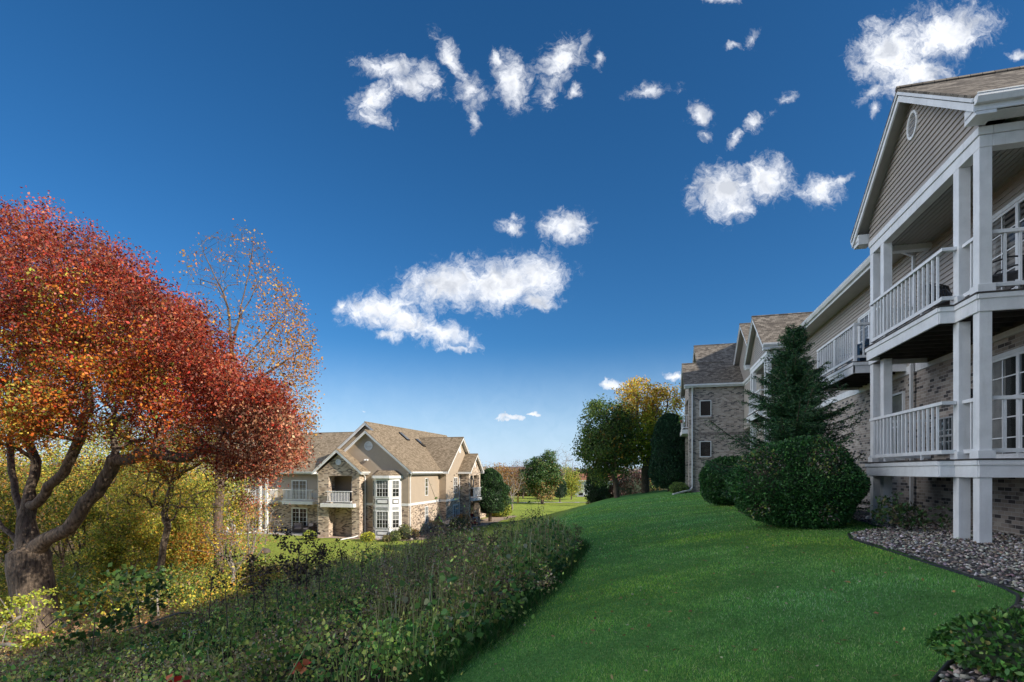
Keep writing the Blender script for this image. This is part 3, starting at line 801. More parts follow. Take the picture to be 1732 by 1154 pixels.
# second porch bay facing right
w = MB(); QX = -18.4; Q0, Q1 = 51.9, 55.6
w.box(-19.5, QX, Q0, Q0 + .45, GZ, -.15); w.box(-19.0, QX, Q1 - .45, Q1, GZ, -.15); w.box(QX - .3, QX, Q0 + .45, Q1 - .45, -.45, -.15)
w.prism([(QX, Q0, -.15), (QX, Q1, -.15), (QX, (Q0 + Q1) / 2, 1.40)], (-.3, 0, 0)); w.build('brick_bay', BL, Lb)
gable_roof(Lb, 'x', (Q0 + Q1) / 2, 2.2, -.02, .84, -21, QX + .35, RL, W, W, rakes=(1,), ov=.33, gut=False)
vent(Lb, 'x', QX, 1, (Q0 + Q1) / 2, .6, .17, W, W, ry=.26)
w = MB(); w.box(-19.5, QX + .35, Q0 + .45, Q1 - .45, -3.1, -2.8); bal = w.build('balcony', W, Lb)
r = MB(); railing(r, (QX + .25, Q0 + .5), (QX + .25, Q1 - .5), -2.8, sp=.15); railing(r, (QX, Q0 + .5), (QX + .25, Q0 + .5), -2.8); r.build('railing', W, bal)
r = MB(); railing(r, (-18.7, 48.5), (-18.7, 51.2), -5.75, top=1.0, sp=.15); railing(r, (-19.4, 48.5), (-18.7, 48.5), -5.75, top=1.0, sp=.15); r.build('patio_railing', W, Lb)
# skylights
for (cx, cy) in ((-23.9, 48.2), (-23.25, 50.6)):
    m = MB(); ang = math.atan(PT); dx, dz = math.cos(ang), -math.sin(ang); nx, nz = math.sin(ang), math.cos(ang)
    zz = PT * (-19.75 - cx)
    q = lambda u, y, h: (cx + dx * u + nx * h, cy + y, zz + dz * u + nz * h)
    m.hexa([q(-.6, -.3, 0), q(.6, -.3, 0), q(.6, .3, 0), q(-.6, .3, 0), q(-.6, -.3, .12), q(.6, -.3, .12), q(.6, .3, .12), q(-.6, .3, .12)])
    o = m.build('skylight', M['dark'], Lb); g = MB(); g.face([q(-.53, -.24, .125), q(.53, -.24, .125), q(.53, .24, .125), q(-.53, .24, .125)]); g.build('pane', M['glass'], o)
# downspouts with splash extensions
downspout(Lb, [(-28.45, 40.6, -.2), (-28.42, 40.75, -.45), (-28.42, 40.75, -5.6)], W, .09)
downspout(Lb, [(-24.0, 40.5, -.15), (-24.22, 41.4, -.5), (-24.22, 41.4, -5.4), (-24.6, 40.2, -5.6), (-25.2, 39.0, -5.70)], W, .09)
downspout(Lb, [(-19.8, 41.5, -.15), (-20.12, 41.75, -.5), (-20.12, 41.75, -5.5), (-19.6, 41.0, -5.7)], W, .09)
downspout(Lb, [(-19.3, 51.75, -.2), (-19.42, 51.8, -.5), (-19.42, 51.8, -5.5)], W, .09)
downspout(Lb, [(-18.3, 51.8, -5.55), (-16.8, 48.5, -5.62)], W, .09)
downspout(Lb, [(-34.6, 42.0, -5.4), (-36.2, 39.2, -5.68)], W, .09)
l = MB(); l.lathe((-24.3, 41.5, .95), [(0, -.12), (.07, -.1), (.09, 0)], 8, 'y'); l.lathe((-24.05, 41.5, .95), [(0, -.12), (.07, -.1), (.09, 0)], 8, 'y'); l.box(-24.35, -24.0, 41.52, 41.59, .97, 1.05); l.build('floodlight', M['trimL'], Lb)
# ------------------------------------------------------------------ ground
def xedge(y):       # right-hand edge of the wild brush
    return np.interp(y, [0, 4.6, 6.4, 10, 14, 16.3, 17.6, 18.4], [-2.9, -2.25, -2.0, -1.75, -1.9, -2.5, -3.6, -6.0])
def bededge(y):     # left-hand edge of the stone bed
    return np.interp(y, [2.5, 3.9, 4.4, 5.1, 5.8, 6.3, 6.75, 7.2, 8.3, 10, 11.6, 12.4, 12.9, 13.4, 40], [1.2, 1.6, 1.95, 2.45, 3.0, 3.45, 3.72, 3.80, 3.78, 3.74, 3.70, 3.9, 4.4, 4.9, 5.4])
def brushmask(x, y):
    top = np.interp(x, [-16, -12, -8, -5, -2], [16.5, 19.3, 19.2, 18.2, 16.8])
    left = -SN * -x + CS * y     # metres ahead
    fw = -SN * x + CS * y
    inside = (x < xedge(y) + .16 * np.sin(3.1 * y) + .12 * np.sin(7.3 * y + 1) - .04) & (y < top) & (y > .5) & ((x > -11.5) | (fw < 11.5)) & (x > -17)
    return inside
def woodmask(x, y):
    n = np.sin(x * .9 + y * .4) * 1.0 + np.sin(y * 1.3 - x * .5) * .7
    a = sstep(-10.5, -12.5, x + n * .5) * sstep(28.5, 25.5, y + n)
    b = sstep(-37, -41, x + n) * sstep(75, 60, y)
    return np.clip(a + b, 0, 1)
xs = np.concatenate([-np.geomspace(3200, 62, 26), np.arange(-60, 14, .5), np.geomspace(14.5, 2500, 26)])
ys = np.concatenate([-np.geomspace(300, 32, 10), np.arange(-30, 62, .5), np.geomspace(62.5, 3600, 44)])
GX, GY = np.meshgrid(xs, ys, indexing='ij')
Vg = np.stack([GX, GY, H(GX, GY)], -1).reshape(-1, 3)
ny = len(ys); ii = np.arange(len(xs) - 1)[:, None] * ny + np.arange(ny - 1)[None, :]
idx = np.stack([ii, ii + ny, ii + ny + 1, ii + 1], -1).reshape(-1, 4)
gx, gy = Vg[:, 0], Vg[:, 1]
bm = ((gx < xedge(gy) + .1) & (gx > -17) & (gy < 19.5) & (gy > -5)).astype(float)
wm = woodmask(gx, gy)
dry_sunlit = sstep(12, 32, gy) * sstep(-4, -9, gx) + sstep(46, 56, gy)  # drier grass plus the yellow of sunlit lawn, put into the colour
colg = np.stack([wm, bm * (1 - wm), np.clip(dry_sunlit, 0, 1)], 1)

mg, nt, b = newmat('lawn_ground')
at_ = N(nt, 'ShaderNodeAttribute'); at_.attribute_name = 'col'
sep = N(nt, 'ShaderNodeSeparateColor'); nt.links.new(at_.outputs['Color'], sep.inputs[0])
n1 = noise_tex(nt, .35, 5, .6); n2 = noise_tex(nt, 3.5, 6, .7); n3 = noise_tex(nt, 26, 5, .75); n4 = noise_tex(nt, 8, 5, .7)
shade = ramp(nt, n3, [(.3, (.045, .14, .035)), (.5, (.12, .30, .07)), (.72, (.22, .44, .12))])
shade2 = ramp(nt, n1, [(.3, (.40, .42, .40)), (.7, (.6, .58, .6))])
green = mixc(nt, .8, shade, shade2, 'OVERLAY')
green = mixc(nt, .5, green, ramp(nt, n2, [(.3, (.35, .35, .35)), (.7, (.65, .65, .65))]), 'OVERLAY')
dry = ramp(nt, n4, [(.28, (.13, .21, .03)), (.5, (.25, .31, .05)), (.7, (.36, .35, .09)), (.82, (.48, .38, .17))])  # dry grass tones, yellowed to match sunlit lawn
dry = mixc(nt, .6, dry, ramp(nt, n1, [(.3, (.38, .42, .38)), (.7, (.62, .58, .6))]), 'OVERLAY')
dry = mixc(nt, .5, dry, ramp(nt, n3, [(.3, (.3, .3, .3)), (.7, (.7, .7, .7))]), 'OVERLAY')
c = mixc(nt, sep.outputs[2], green, dry)
litter = ramp(nt, n4, [(.25, (.06, .035, .02)), (.45, (.20, .12, .06)), (.6, (.33, .21, .11)), (.8, (.16, .15, .04))])
c = mixc(nt, sep.outputs[0], c, litter)
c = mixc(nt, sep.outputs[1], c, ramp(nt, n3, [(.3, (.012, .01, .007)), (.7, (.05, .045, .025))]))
nt.links.new(c, b.inputs['Base Color']); b.inputs['Roughness'].default_value = .95; b.inputs['Specular IOR Level'].default_value = .1
bump(nt, b, n3, .9, .05)
ground = npmesh('ground', Vg, 4, mg, None, colg, True, idx); tag(ground, kind='structure')

def sheet(name, mat, fin, x0, x1, y0, y1, st, dz):
    X = np.arange(x0, x1 + st / 2, st); Y = np.arange(y0, y1 + st / 2, st)
    gx_, gy_ = np.meshgrid(X, Y, indexing='ij'); V = np.stack([gx_, gy_, H(gx_, gy_) + dz], -1)
    ok = fin(gx_, gy_); n = len(Y)
    q = []
    for i in range(len(X) - 1):
        for j in range(n - 1):
            if ok[i, j] and ok[i + 1, j] and ok[i, j + 1] and ok[i + 1, j + 1]: q.append((i * n + j, (i + 1) * n + j, (i + 1) * n + j + 1, i * n + j + 1))
    o = npmesh(name, V.reshape(-1, 3), 4, mat, None, None, True, np.array(q)); tag(o, kind='structure'); return o
gm, nt, b = newmat('stone_bed')
v = N(nt, 'ShaderNodeTexVoronoi'); v.inputs['Scale'].default_value = 22
g_ = N(nt, 'ShaderNodeNewGeometry'); nt.links.new(g_.outputs['Position'], v.inputs['Vector'])
c = ramp(nt, v.outputs['Distance'], [(.1, (.30, .27, .25)), (.5, (.12, .105, .10)), (.7, (.02, .018, .017))])
nt.links.new(c, b.inputs['Base Color']); b.inputs['Roughness'].default_value = .9
sheet('stone_bed', gm, lambda x, y: (x > bededge(y) - .02), 1.2, 6.6, 2.6, 40, .1, .02)
mulch = mat_plain('pale_mulch', (.36, .27, .20), .95, 0, .35, 14)
def lpad(x, y):
    n = .25 * np.sin(y * 1.7) + .2 * np.sin(x * 2.1)
    return ((y > 39.9 + n * .5) & (y < 41.7) & (x > -29) & (x < -19.0 + n)) | ((x > -20.4) & (x < -18.3 + n + sstep(46, 48, y) * .5 - .0) & (y > 40.5) & (y < 52)) | ((x > -20) & (x < -16.6 + n) & (y > 51) & (y < 66))
sheet('planting_bed', mulch, lpad, -30, -15, 39, 66, .25, .03)
tag(MB().box(-40, -28.4, 40.9, 43.4, -5.95, -5.70).build('patio_slab', M['concrete']), kind='structure')
def far_path(x, y):
    f = -SN * x + CS * y; return (np.abs(f - 98 - .06 * x) < 1.3)
sheet('path', M['concrete'], far_path, -75, 40, 60, 140, 1.0, .05)
# far park mulch rings & asphalt lane by the pale house
def lane(x, y):
    f = -SN * x + CS * y; l = CS * x + SN * y
    return (l > 14) & (l < 34) & (f > 118) & (f < 124)
sheet('lane', M['concrete'], lane, -40, 30, 95, 150, 1.0, .06)

# stones in the bed
def stones(name, n, sampler, smin, smax, cols, wts, rng):
    t = (1 + 5 ** .5) / 2
    ico = unit(np.array([(-1, t, 0), (1, t, 0), (-1, -t, 0), (1, -t, 0), (0, -1, t), (0, 1, t), (0, -1, -t), (0, 1, -t), (t, 0, -1), (t, 0, 1), (-t, 0, -1), (-t, 0, 1)], float))
    fc = np.array([(0, 11, 5), (0, 5, 1), (0, 1, 7), (0, 7, 10), (0, 10, 11), (1, 5, 9), (5, 11, 4), (11, 10, 2), (10, 7, 6), (7, 1, 8), (3, 9, 4), (3, 4, 2), (3, 2, 6), (3, 6, 8), (3, 8, 9), (4, 9, 5), (2, 4, 11), (6, 2, 10), (8, 6, 7), (9, 8, 1)])
    P = sampler(n); n = len(P)
    s = rng.uniform(smin, smax, (n, 1, 1)) * np.stack([rng.uniform(.8, 1.5, n), rng.uniform(.7, 1.1, n), rng.uniform(.4, .75, n)], 1)[:, None, :]
    V = ico[None] * (1 + rng.normal(size=(n, 12, 1)) * .10) * s
    a = rng.uniform(0, 6.28, n); ca, sa = np.cos(a)[:, None], np.sin(a)[:, None]
    til = rng.normal(size=(n, 2)) * .3
    X = V[:, :, 0] * ca - V[:, :, 1] * sa; Y = V[:, :, 0] * sa + V[:, :, 1] * ca; Z = V[:, :, 2] + X * til[:, :1] + Y * til[:, 1:]
    V = np.stack([X, Y, Z], -1) + P[:, None, :]
    idx = (fc[None] + (np.arange(n) * 12)[:, None, None]).reshape(-1, 3)
    return npmesh(name, V.reshape(-1, 3), 3, M['attr'], None, np.repeat(pick(n, cols, wts, rng, .25), 12, 0), True, idx)
def bed_s(n):
    y = 2.8 + (RNG.random(n) ** 1.35) * 14; x = RNG.uniform(1.3, 6.6, n); k = (x > bededge(y) + .03)
    x, y = x[k], y[k]; return np.stack([x, y, H(x, y) + .025 + RNG.random(len(x)) * .02], 1)
st = stones('gravel', 26000, bed_s, .010, .030, [(.50, .46, .42), (.31, .27, .235), (.18, .155, .135), (.34, .25, .18), (.06, .052, .048)], [4, 4, 3, 1.5, 2], RNG)
tag(st, 'mixed grey and white river stones filling the bed below the porches', 'gravel', kind='stuff')
# edging
yy = np.arange(2.9, 13.3, .15); pts = [(float(bededge(y)) - .02, y, hz(float(bededge(y)), y) + .006) for y in yy]
e = MB(); e.tube(pts, .019, 8); e = e.build('bed_edging', M['black'], None, True); tag(e, 'curved black plastic edging between green lawn and stone bed', 'edging')

# ------------------------------------------------------------------ grass blades
def grass(n, f0, f1, name, hmin, hmax, wk, power):
    f = f0 * (f1 / f0) ** (RNG.random(n) ** power); l = RNG.uniform(-.62, 1.02, n) * f
    x = -SN * f + CS * l; y = CS * f + SN * l
    k = (x > xedge(y) - .15) & (x < bededge(y) - .05) & (x < 6.4) & (y < 39)
    f, x, y = f[k], x[k], y[k]; n = len(x)
    P = np.stack([x, y, H(x, y) - .004], 1)
    lush = (np.sin(x * 2.3 + np.sin(y * 1.7) * 2) + np.sin(y * 3.1 - x)) * .12 + np.sin(x * 9) * np.sin(y * 8) * .1
    h = RNG.uniform(hmin, hmax, n) * (1 + lush); w = wk * f
    a = RNG.uniform(0, 6.28, n); lean = RNG.uniform(.1, .9, n) * h
    side = np.stack([np.cos(a), np.sin(a), a * 0], 1) * w[:, None]
    b_ = RNG.uniform(0, 6.28, n); tip = P + np.stack([np.cos(b_) * lean, np.sin(b_) * lean, h], 1)
    V = np.stack([P - side, P + side, tip], 1).reshape(-1, 3)
    c = pick(n, [(.07, .21, .055), (.15, .35, .07), (.27, .50, .11), (.42, .56, .27), (.62, .55, .34)], [4.5, 5, 3, 1.4, .6], RNG, .34)
    c *= (1 + lush * 1.3)[:, None]
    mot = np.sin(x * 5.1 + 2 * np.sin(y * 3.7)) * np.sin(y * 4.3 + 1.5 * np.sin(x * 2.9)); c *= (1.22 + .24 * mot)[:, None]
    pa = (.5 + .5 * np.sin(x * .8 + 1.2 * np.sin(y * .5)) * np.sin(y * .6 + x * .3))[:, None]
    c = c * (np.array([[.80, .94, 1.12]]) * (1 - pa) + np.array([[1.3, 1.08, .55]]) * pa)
    return V, np.repeat(np.clip(c, 0.003, .9), 3, 0)
V1, c1 = grass(430000, 2.6, 13, 'a', .018, .036, .0004, .8)
V2, c2 = grass(240000, 12, 42, 'b', .022, .042, .0005, .9)
g = npmesh('grass', np.concatenate([V1, V2]), 3, M['grassb'], None, np.concatenate([c1, c2]))
tag(g, 'short mown green grass of the shaded sloping lawn', 'grass', kind='stuff')
# ragged longer grass along the brush
n = 20000; y = 3 + RNG.random(n) ** 1.3 * 15; x = xedge(y) + RNG.normal(size=n) * .12 + .02
P = np.stack([x, y, H(x, y)], 1); d = RNG.normal(size=(n, 3)) * .5; d[:, 2] = 1
o = leaf_obj('grass_tufts', P, RNG.uniform(.08, .2, n), pick(n, [(.03, .11, .02), (.06, .15, .03), (.12, .15, .05)], [3, 3, 1]), M['grassb'], None, aspect=.06, dirs=d)
tag(o, 'longer ragged grass where the lawn meets the wild brush', 'grass', kind='stuff')
# fallen leaves
n = 5200; f = 28 + RNG.random(n) * 32; l = RNG.uniform(-.52, -.12, n) * f; x = -SN * f + CS * l; y = CS * f + SN * l
k = (y < 41) & (y > 25); x, y = x[k], y[k]; P = np.stack([x, y, H(x, y) + .02], 1); d = RNG.normal(size=(len(x), 3)); d[:, 2] *= .2
V, kk = leaf_geo(P, RNG.uniform(.07, .12, len(x)), .7, up=3, dirs=d); A1 = V; C1 = np.repeat(pick(len(x), [(.35, .22, .10), (.45, .30, .12), (.25, .13, .07)], [3, 2, 2]), 4, 0)
n = 16000; x = RNG.uniform(-34, -11, n); y = RNG.uniform(4, 27, n); k = ~brushmask(x, y); x, y = x[k], y[k]; P = np.stack([x, y, H(x, y) + .03], 1); d = RNG.normal(size=(len(x), 3)); d[:, 2] *= .3
V, kk = leaf_geo(P, RNG.uniform(.08, .16, len(x)), .7, up=2, dirs=d); C2 = np.repeat(pick(len(x), [(.36, .22, .11), (.45, .30, .16), (.22, .12, .06), (.50, .22, .05)], [3, 3, 2, 1]), 4, 0)
n = 900; y = 3 + RNG.random(n) ** 1.2 * 30; x = RNG.uniform(-1.8, 3.6, n); P = np.stack([x, y, H(x, y) + .05], 1); d = RNG.normal(size=(n, 3)); d[:, 2] *= .3
V3, kk = leaf_geo(P, RNG.uniform(.03, .065, n), .6, up=2, dirs=d); C3 = np.repeat(pick(n, [(.40, .26, .10), (.30, .16, .08), (.5, .42, .28)], [3, 2, 2]), 4, 0)
o = npmesh('fallen_leaves', np.concatenate([A1, V, V3]), 4, M['leaf'], None, np.concatenate([C1, C2, C3])); tag(o, 'scattered tan and brown fallen leaves on lawn and woodland floor', 'leaves', kind='stuff')

# ------------------------------------------------------------------ sky, sun, camera
SUN_E = math.radians(27.6); SUNH = (1.0, -.27)     # horizontal direction towards the sun
az = math.atan2(SUNH[0], SUNH[1])                   # clockwise from +Y
world = bpy.data.worlds.new('World'); SC.world = world; world.use_nodes = True
wt = world.node_tree; wt.nodes.clear()
sky = wt.nodes.new('ShaderNodeTexSky'); sky.sky_type = 'NISHITA'; sky.sun_disc = False
sky.sun_elevation = SUN_E; sky.sun_rotation = az; sky.altitude = 100; sky.air_density = 1.0; sky.dust_density = .5; sky.ozone_density = 8.5
bg = wt.nodes.new('ShaderNodeBackground'); bg.inputs[1].default_value = .088
hs = wt.nodes.new('ShaderNodeHueSaturation'); hs.inputs['Saturation'].default_value = 1.12; hs.inputs['Hue'].default_value = .496; hs.inputs['Value'].default_value = 1.0
wt.links.new(sky.outputs[0], hs.inputs['Color']); wt.links.new(hs.outputs[0], bg.inputs[0])
bg2 = wt.nodes.new('ShaderNodeBackground'); mixw = wt.nodes.new('ShaderNodeMixShader'); out = wt.nodes.new('ShaderNodeOutputWorld')
tc = wt.nodes.new('ShaderNodeTexCoord')
def dotn(v):
    d = N(wt, 'ShaderNodeVectorMath', operation='DOT_PRODUCT'); wt.links.new(tc.outputs['Generated'], d.inputs[0]); d.inputs[1].default_value = v; return d.outputs['Value']
fo = dotn((-SN, CS, 0)); ri = dotn((CS, SN, 0)); up_ = dotn((0, 0, 1))
fm = N(wt, 'ShaderNodeMath', operation='MAXIMUM'); wt.links.new(fo, fm.inputs[0]); fm.inputs[1].default_value = .05
def dv(a, k):
    d = N(wt, 'ShaderNodeMath', operation='DIVIDE'); wt.links.new(a, d.inputs[0]); wt.links.new(fm.outputs[0], d.inputs[1])
    m = N(wt, 'ShaderNodeMath', operation='MULTIPLY'); wt.links.new(d.outputs[0], m.inputs[0]); m.inputs[1].default_value = k; return m.outputs[0]
cx = N(wt, 'ShaderNodeCombineXYZ'); wt.links.new(dv(ri, 9.0), cx.inputs[0]); wt.links.new(dv(up_, 9.0), cx.inputs[1])
def wnoise(sc, det, rough, vec, dist=0):
    n = wt.nodes.new('ShaderNodeTexNoise'); n.inputs['Scale'].default_value = sc; n.inputs['Detail'].default_value = det; n.inputs['Roughness'].default_value = rough
    n.inputs['Distortion'].default_value = dist; wt.links.new(vec, n.inputs['Vector']); return n
w1 = wnoise(2.2, 4, .6, cx.outputs[0])
sb = N(wt, 'ShaderNodeVectorMath', operation='SUBTRACT'); wt.links.new(w1.outputs['Color'], sb.inputs[0]); sb.inputs[1].default_value = (.5, .5, .5)
sc_ = N(wt, 'ShaderNodeVectorMath', operation='SCALE'); wt.links.new(sb.outputs[0], sc_.inputs[0]); sc_.inputs['Scale'].default_value = .42
ad = N(wt, 'ShaderNodeVectorMath', operation='ADD'); wt.links.new(cx.outputs[0], ad.inputs[0]); wt.links.new(sc_.outputs[0], ad.inputs[1])
fl = N(wt, 'ShaderNodeVectorMath', operation='MULTIPLY'); wt.links.new(ad.outputs[0], fl.inputs[0]); fl.inputs[1].default_value = (1, 1, 0)
CL = [(662, 114, 52, 17, -6, 1), (720, 132, 24, 24, 0, 1), (632, 165, 40, 21, 32, 1), (690, 146, 42, 16, -12, 1), (628, 200, 38, 15, -20, .8), (762, 96, 44, 13, -62, .95),
      (795, 158, 24, 30, 20, .62), (804, 205, 8, 24, 0, .5), (866, 142, 27, 42, 12, 1), (840, 98, 11, 20, 25, .85), (948, 103, 26, 44, -38, 1), (922, 164, 15, 22, 10, .6), (985, 78, 8, 22, -20, .6), (1011, 99, 7, 14, 0, .55), (975, 159, 14, 8, 25, .6),
      (1511, 95, 58, 50, 10, 1.15), (1600, 58, 72, 38, 12, 1.15), (1545, 128, 58, 36, 15, 1.1), (1474, 155, 24, 10, 35, .7),
      (1226, 324, 50, 36, 5, 1.15), (1292, 304, 40, 34, 10, 1.1), (1244, 350, 32, 20, 0, 1), (1391, 322, 40, 25, 5, .95), (1425, 300, 16, 8, 30, .6),
      (1270, 70, 22, 10, 30, .55), (1240, 80, 14, 7, 0, .5), (1100, 153, 34, 10, 5, .62), (1184, 196, 18, 20, 30, .62), (1196, 228, 12, 12, 0, .5), (1278, 206, 28, 14, 38, .8), (1246, 234, 16, 9, 50, .65),
      (1723, 92, 16, 8, 10, .75), (1475, 187, 14, 11, 0, .45), (1220, 1, 24, 8, 0, .75), (1330, 165, 20, 10, 20, .4),
      (955, 382, 42, 22, 5, 1.1), (867, 384, 22, 17, 0, .85), (873, 364, 8, 8, 0, .5),
      (758, 484, 72, 34, 6, 1.2), (852, 480, 82, 36, 6, 1.2), (910, 472, 42, 36, 0, 1.15), (905, 512, 32, 14, -8, 1),
      (640, 523, 62, 24, 6, 1.1), (688, 545, 48, 24, -25, 1.1), (745, 565, 62, 20, -12, 1), (575, 520, 20, 14, 30, .8), (660, 568, 30, 13, -8, .8), (768, 588, 26, 6, -8, .75),
      (864, 707, 38, 6, 2, .95), (900, 700, 20, 5, 0, .9), (708, 726, 34, 6, 0, .9), (1035, 652, 24, 8, -6, 1), (1141, 638, 20, 7, -6, 1), (615, 693, 10, 3, 0, .5),
      (828, 778, 12, 3, 0, .6), (875, 779, 14, 5, 0, .6), (895, 777, 12, 4, 0, .5), (962, 781, 14, 5, 0, .5), (815, 757, 18, 3, 0, .35)]
cur = None
for (px, py, rx, ry, ang, s) in CL:
    if s < .8: rx, ry, s = rx * 1.5, ry * 1.5, s + .04
    elif py < 260 and px < 1100: rx, ry, s = rx * 1.22, ry * 1.22, s - .06
    else: rx, ry = rx * 1.06, ry * 1.06
    mp = N(wt, 'ShaderNodeMapping'); mp.vector_type = 'TEXTURE'
    mp.inputs['Location'].default_value = ((px - 866) / 100, (797 - py) / 100, 0); mp.inputs['Rotation'].default_value = (0, 0, math.radians(ang)); mp.inputs['Scale'].default_value = (rx / 100, ry / 100, 1)
    wt.links.new(fl.outputs[0], mp.inputs[0])
    ln = N(wt, 'ShaderNodeVectorMath', operation='LENGTH'); wt.links.new(mp.outputs[0], ln.inputs[0])
    ma = N(wt, 'ShaderNodeMath', operation='MULTIPLY_ADD'); wt.links.new(ln.outputs['Value'], ma.inputs[0]); ma.inputs[1].default_value = -.8; ma.inputs[2].default_value = .8 * s + (.13 if s < .8 else .14)
    if cur is None: cur = ma.outputs[0]
    else:
        mx = N(wt, 'ShaderNodeMath', operation='SMOOTH_MAX'); wt.links.new(cur, mx.inputs[0]); wt.links.new(ma.outputs[0], mx.inputs[1]); mx.inputs[2].default_value = .12; cur = mx.outputs[0]
nA = wnoise(3.2, 9, .62, fl.outputs[0], .6); nB = wnoise(7, 8, .64, ad.outputs[0], 1.3)
def mth(op, a, b_, c_=None):
    m = N(wt, 'ShaderNodeMath', operation=op)
    for i, v in enumerate((a, b_, c_)):
        if v is None: continue
        if hasattr(v, 'node'): wt.links.new(v, m.inputs[i])
        else: m.inputs[i].default_value = v
    return m.outputs[0]
dens = mth('MULTIPLY_ADD', mth('SUBTRACT', nA.outputs[0], .5), 1.35, cur)
dens = mth('MULTIPLY_ADD', mth('SUBTRACT', nB.outputs[0], .5), .95, dens)
mr = N(wt, 'ShaderNodeMapRange'); mr.interpolation_type = 'SMOOTHSTEP'; wt.links.new(dens, mr.inputs[0]); mr.inputs[1].default_value = -.08; mr.inputs[2].default_value = .95
front = mth('GREATER_THAN', fo, .06); alpha = mth('MULTIPLY', mr.outputs[0], front)
# bright clouds added out of frame on the left to lift the shade
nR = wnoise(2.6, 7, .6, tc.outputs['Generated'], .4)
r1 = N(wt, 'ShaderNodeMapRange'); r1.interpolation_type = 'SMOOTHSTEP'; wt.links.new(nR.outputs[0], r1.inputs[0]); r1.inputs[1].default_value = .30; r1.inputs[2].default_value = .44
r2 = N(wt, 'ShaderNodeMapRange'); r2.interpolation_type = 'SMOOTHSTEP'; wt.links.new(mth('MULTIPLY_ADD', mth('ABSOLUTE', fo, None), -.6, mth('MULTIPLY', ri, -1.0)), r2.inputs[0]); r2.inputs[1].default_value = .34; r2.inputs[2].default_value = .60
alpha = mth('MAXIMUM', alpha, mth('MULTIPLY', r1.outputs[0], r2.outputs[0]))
# thin pale veil low over the horizon
r3 = N(wt, 'ShaderNodeMapRange'); r3.interpolation_type = 'SMOOTHSTEP'; wt.links.new(up_, r3.inputs[0]); r3.inputs[1].default_value = .24; r3.inputs[2].default_value = -.02; r3.inputs[4].default_value = .8
alpha = mth('MAXIMUM', alpha, mth('MULTIPLY', r3.outputs[0], mth('MULTIPLY_ADD', nA.outputs[0], .5, .7)))
# cloud body tone
nC = wnoise(2.0, 4, .55, fl.outputs[0], .3)
tone = mth('MULTIPLY_ADD', mth('SUBTRACT', nC.outputs[0], .5), 3.2, mth('MULTIPLY', dens, .45))
cr = wt.nodes.new('ShaderNodeValToRGB'); e_ = cr.color_ramp.elements; e_[0].position = .20; e_[0].color = (.86, .88, .92, 1); e_[1].position = .80; e_[1].color = (.54, .57, .63, 1)
wt.links.new(tone, cr.inputs[0]); veil = wt.nodes.new('ShaderNodeMix'); veil.data_type = 'RGBA'; veil.inputs[7].default_value = (.56, .72, .90, 1); wt.links.new(cr.outputs[0], veil.inputs[6]); wt.links.new(mth('MULTIPLY', mth('GREATER_THAN', mth('SUBTRACT', r3.outputs[0], mr.outputs[0]), 0.0), 1.0), veil.inputs[0]); wt.links.new(veil.outputs[2], bg2.inputs[0]); bg2.inputs[1].default_value = .92
wt.links.new(mth('MULTIPLY_ADD', r2.outputs[0], 1.5, .92), bg2.inputs[1]); wt.links.new(alpha, mixw.inputs[0]); wt.links.new(bg.outputs[0], mixw.inputs[1]); wt.links.new(bg2.outputs[0], mixw.inputs[2]); wt.links.new(mixw.outputs[0], out.inputs[0])  # extra strength for the added clouds out of frame
world.cycles.sampling_method = 'MANUAL'; world.cycles.sample_map_resolution = 512

sl = bpy.data.lights.new('sun', 'SUN'); sl.energy = 5.0; sl.angle = math.radians(.53); sl.color = (1, .92, .80)
so = bpy.data.objects.new('sun', sl); COL.objects.link(so)
dirn = Vector((SUNH[0], SUNH[1], math.tan(SUN_E) * math.hypot(*SUNH))).normalized()
so.rotation_euler = dirn.to_track_quat('Z', 'Y').to_euler()
cam = bpy.data.cameras.new('camera'); cam.sensor_width = 36; cam.lens = 36 * F; cam.shift_y = (797 - 577) / 1732.0; cam.clip_end = 9000; cam.clip_start = .05
co = bpy.data.objects.new('camera', cam); COL.objects.link(co); co.rotation_euler = (math.pi / 2, 0, TH); SC.camera = co
SC.view_settings.view_transform = 'Standard'; SC.view_settings.look = 'None'; SC.view_settings.exposure = 0.45
SC.cycles.max_bounces = 6; SC.cycles.transparent_max_bounces = 6; SC.cycles.diffuse_bounces = 3
# ------------------------------------------------------------------ vegetation
RED = [(.34, .035, .018), (.42, .075, .03), (.40, .15, .10), (.17, .018, .012), (.36, .10, .05), (.46, .15, .045)]
def crown_pts(n, c, r, rng, shell=.45, lump=.16, cutlow=None):
    out = []
    ph = rng.uniform(0, 6.28, 6)
    while len(out) < n:
        d = unit(rng.normal(size=3)); q = rng.random() ** shell
        lm = 1 + lump * (math.sin(d[0] * 4 + ph[0]) + math.sin(d[1] * 5 + ph[1]) * .8 + math.sin(d[2] * 6 + ph[2]) * .8 + math.sin((d[0] + d[2]) * 9 + ph[3]) * .5)
        p = d * q * lm * np.array(r)
        if cutlow is not None and p[2] < cutlow: continue
        out.append(p + np.array(c))
    return np.array(out)
def clump_leaves(T, per, sig, rng, flat=.75):
    n = len(T) * per
    P = np.repeat(T, per, 0) + np.clip(rng.normal(size=(n, 3)), -1.9, 1.9) * sig * np.array([1, 1, flat]); return P
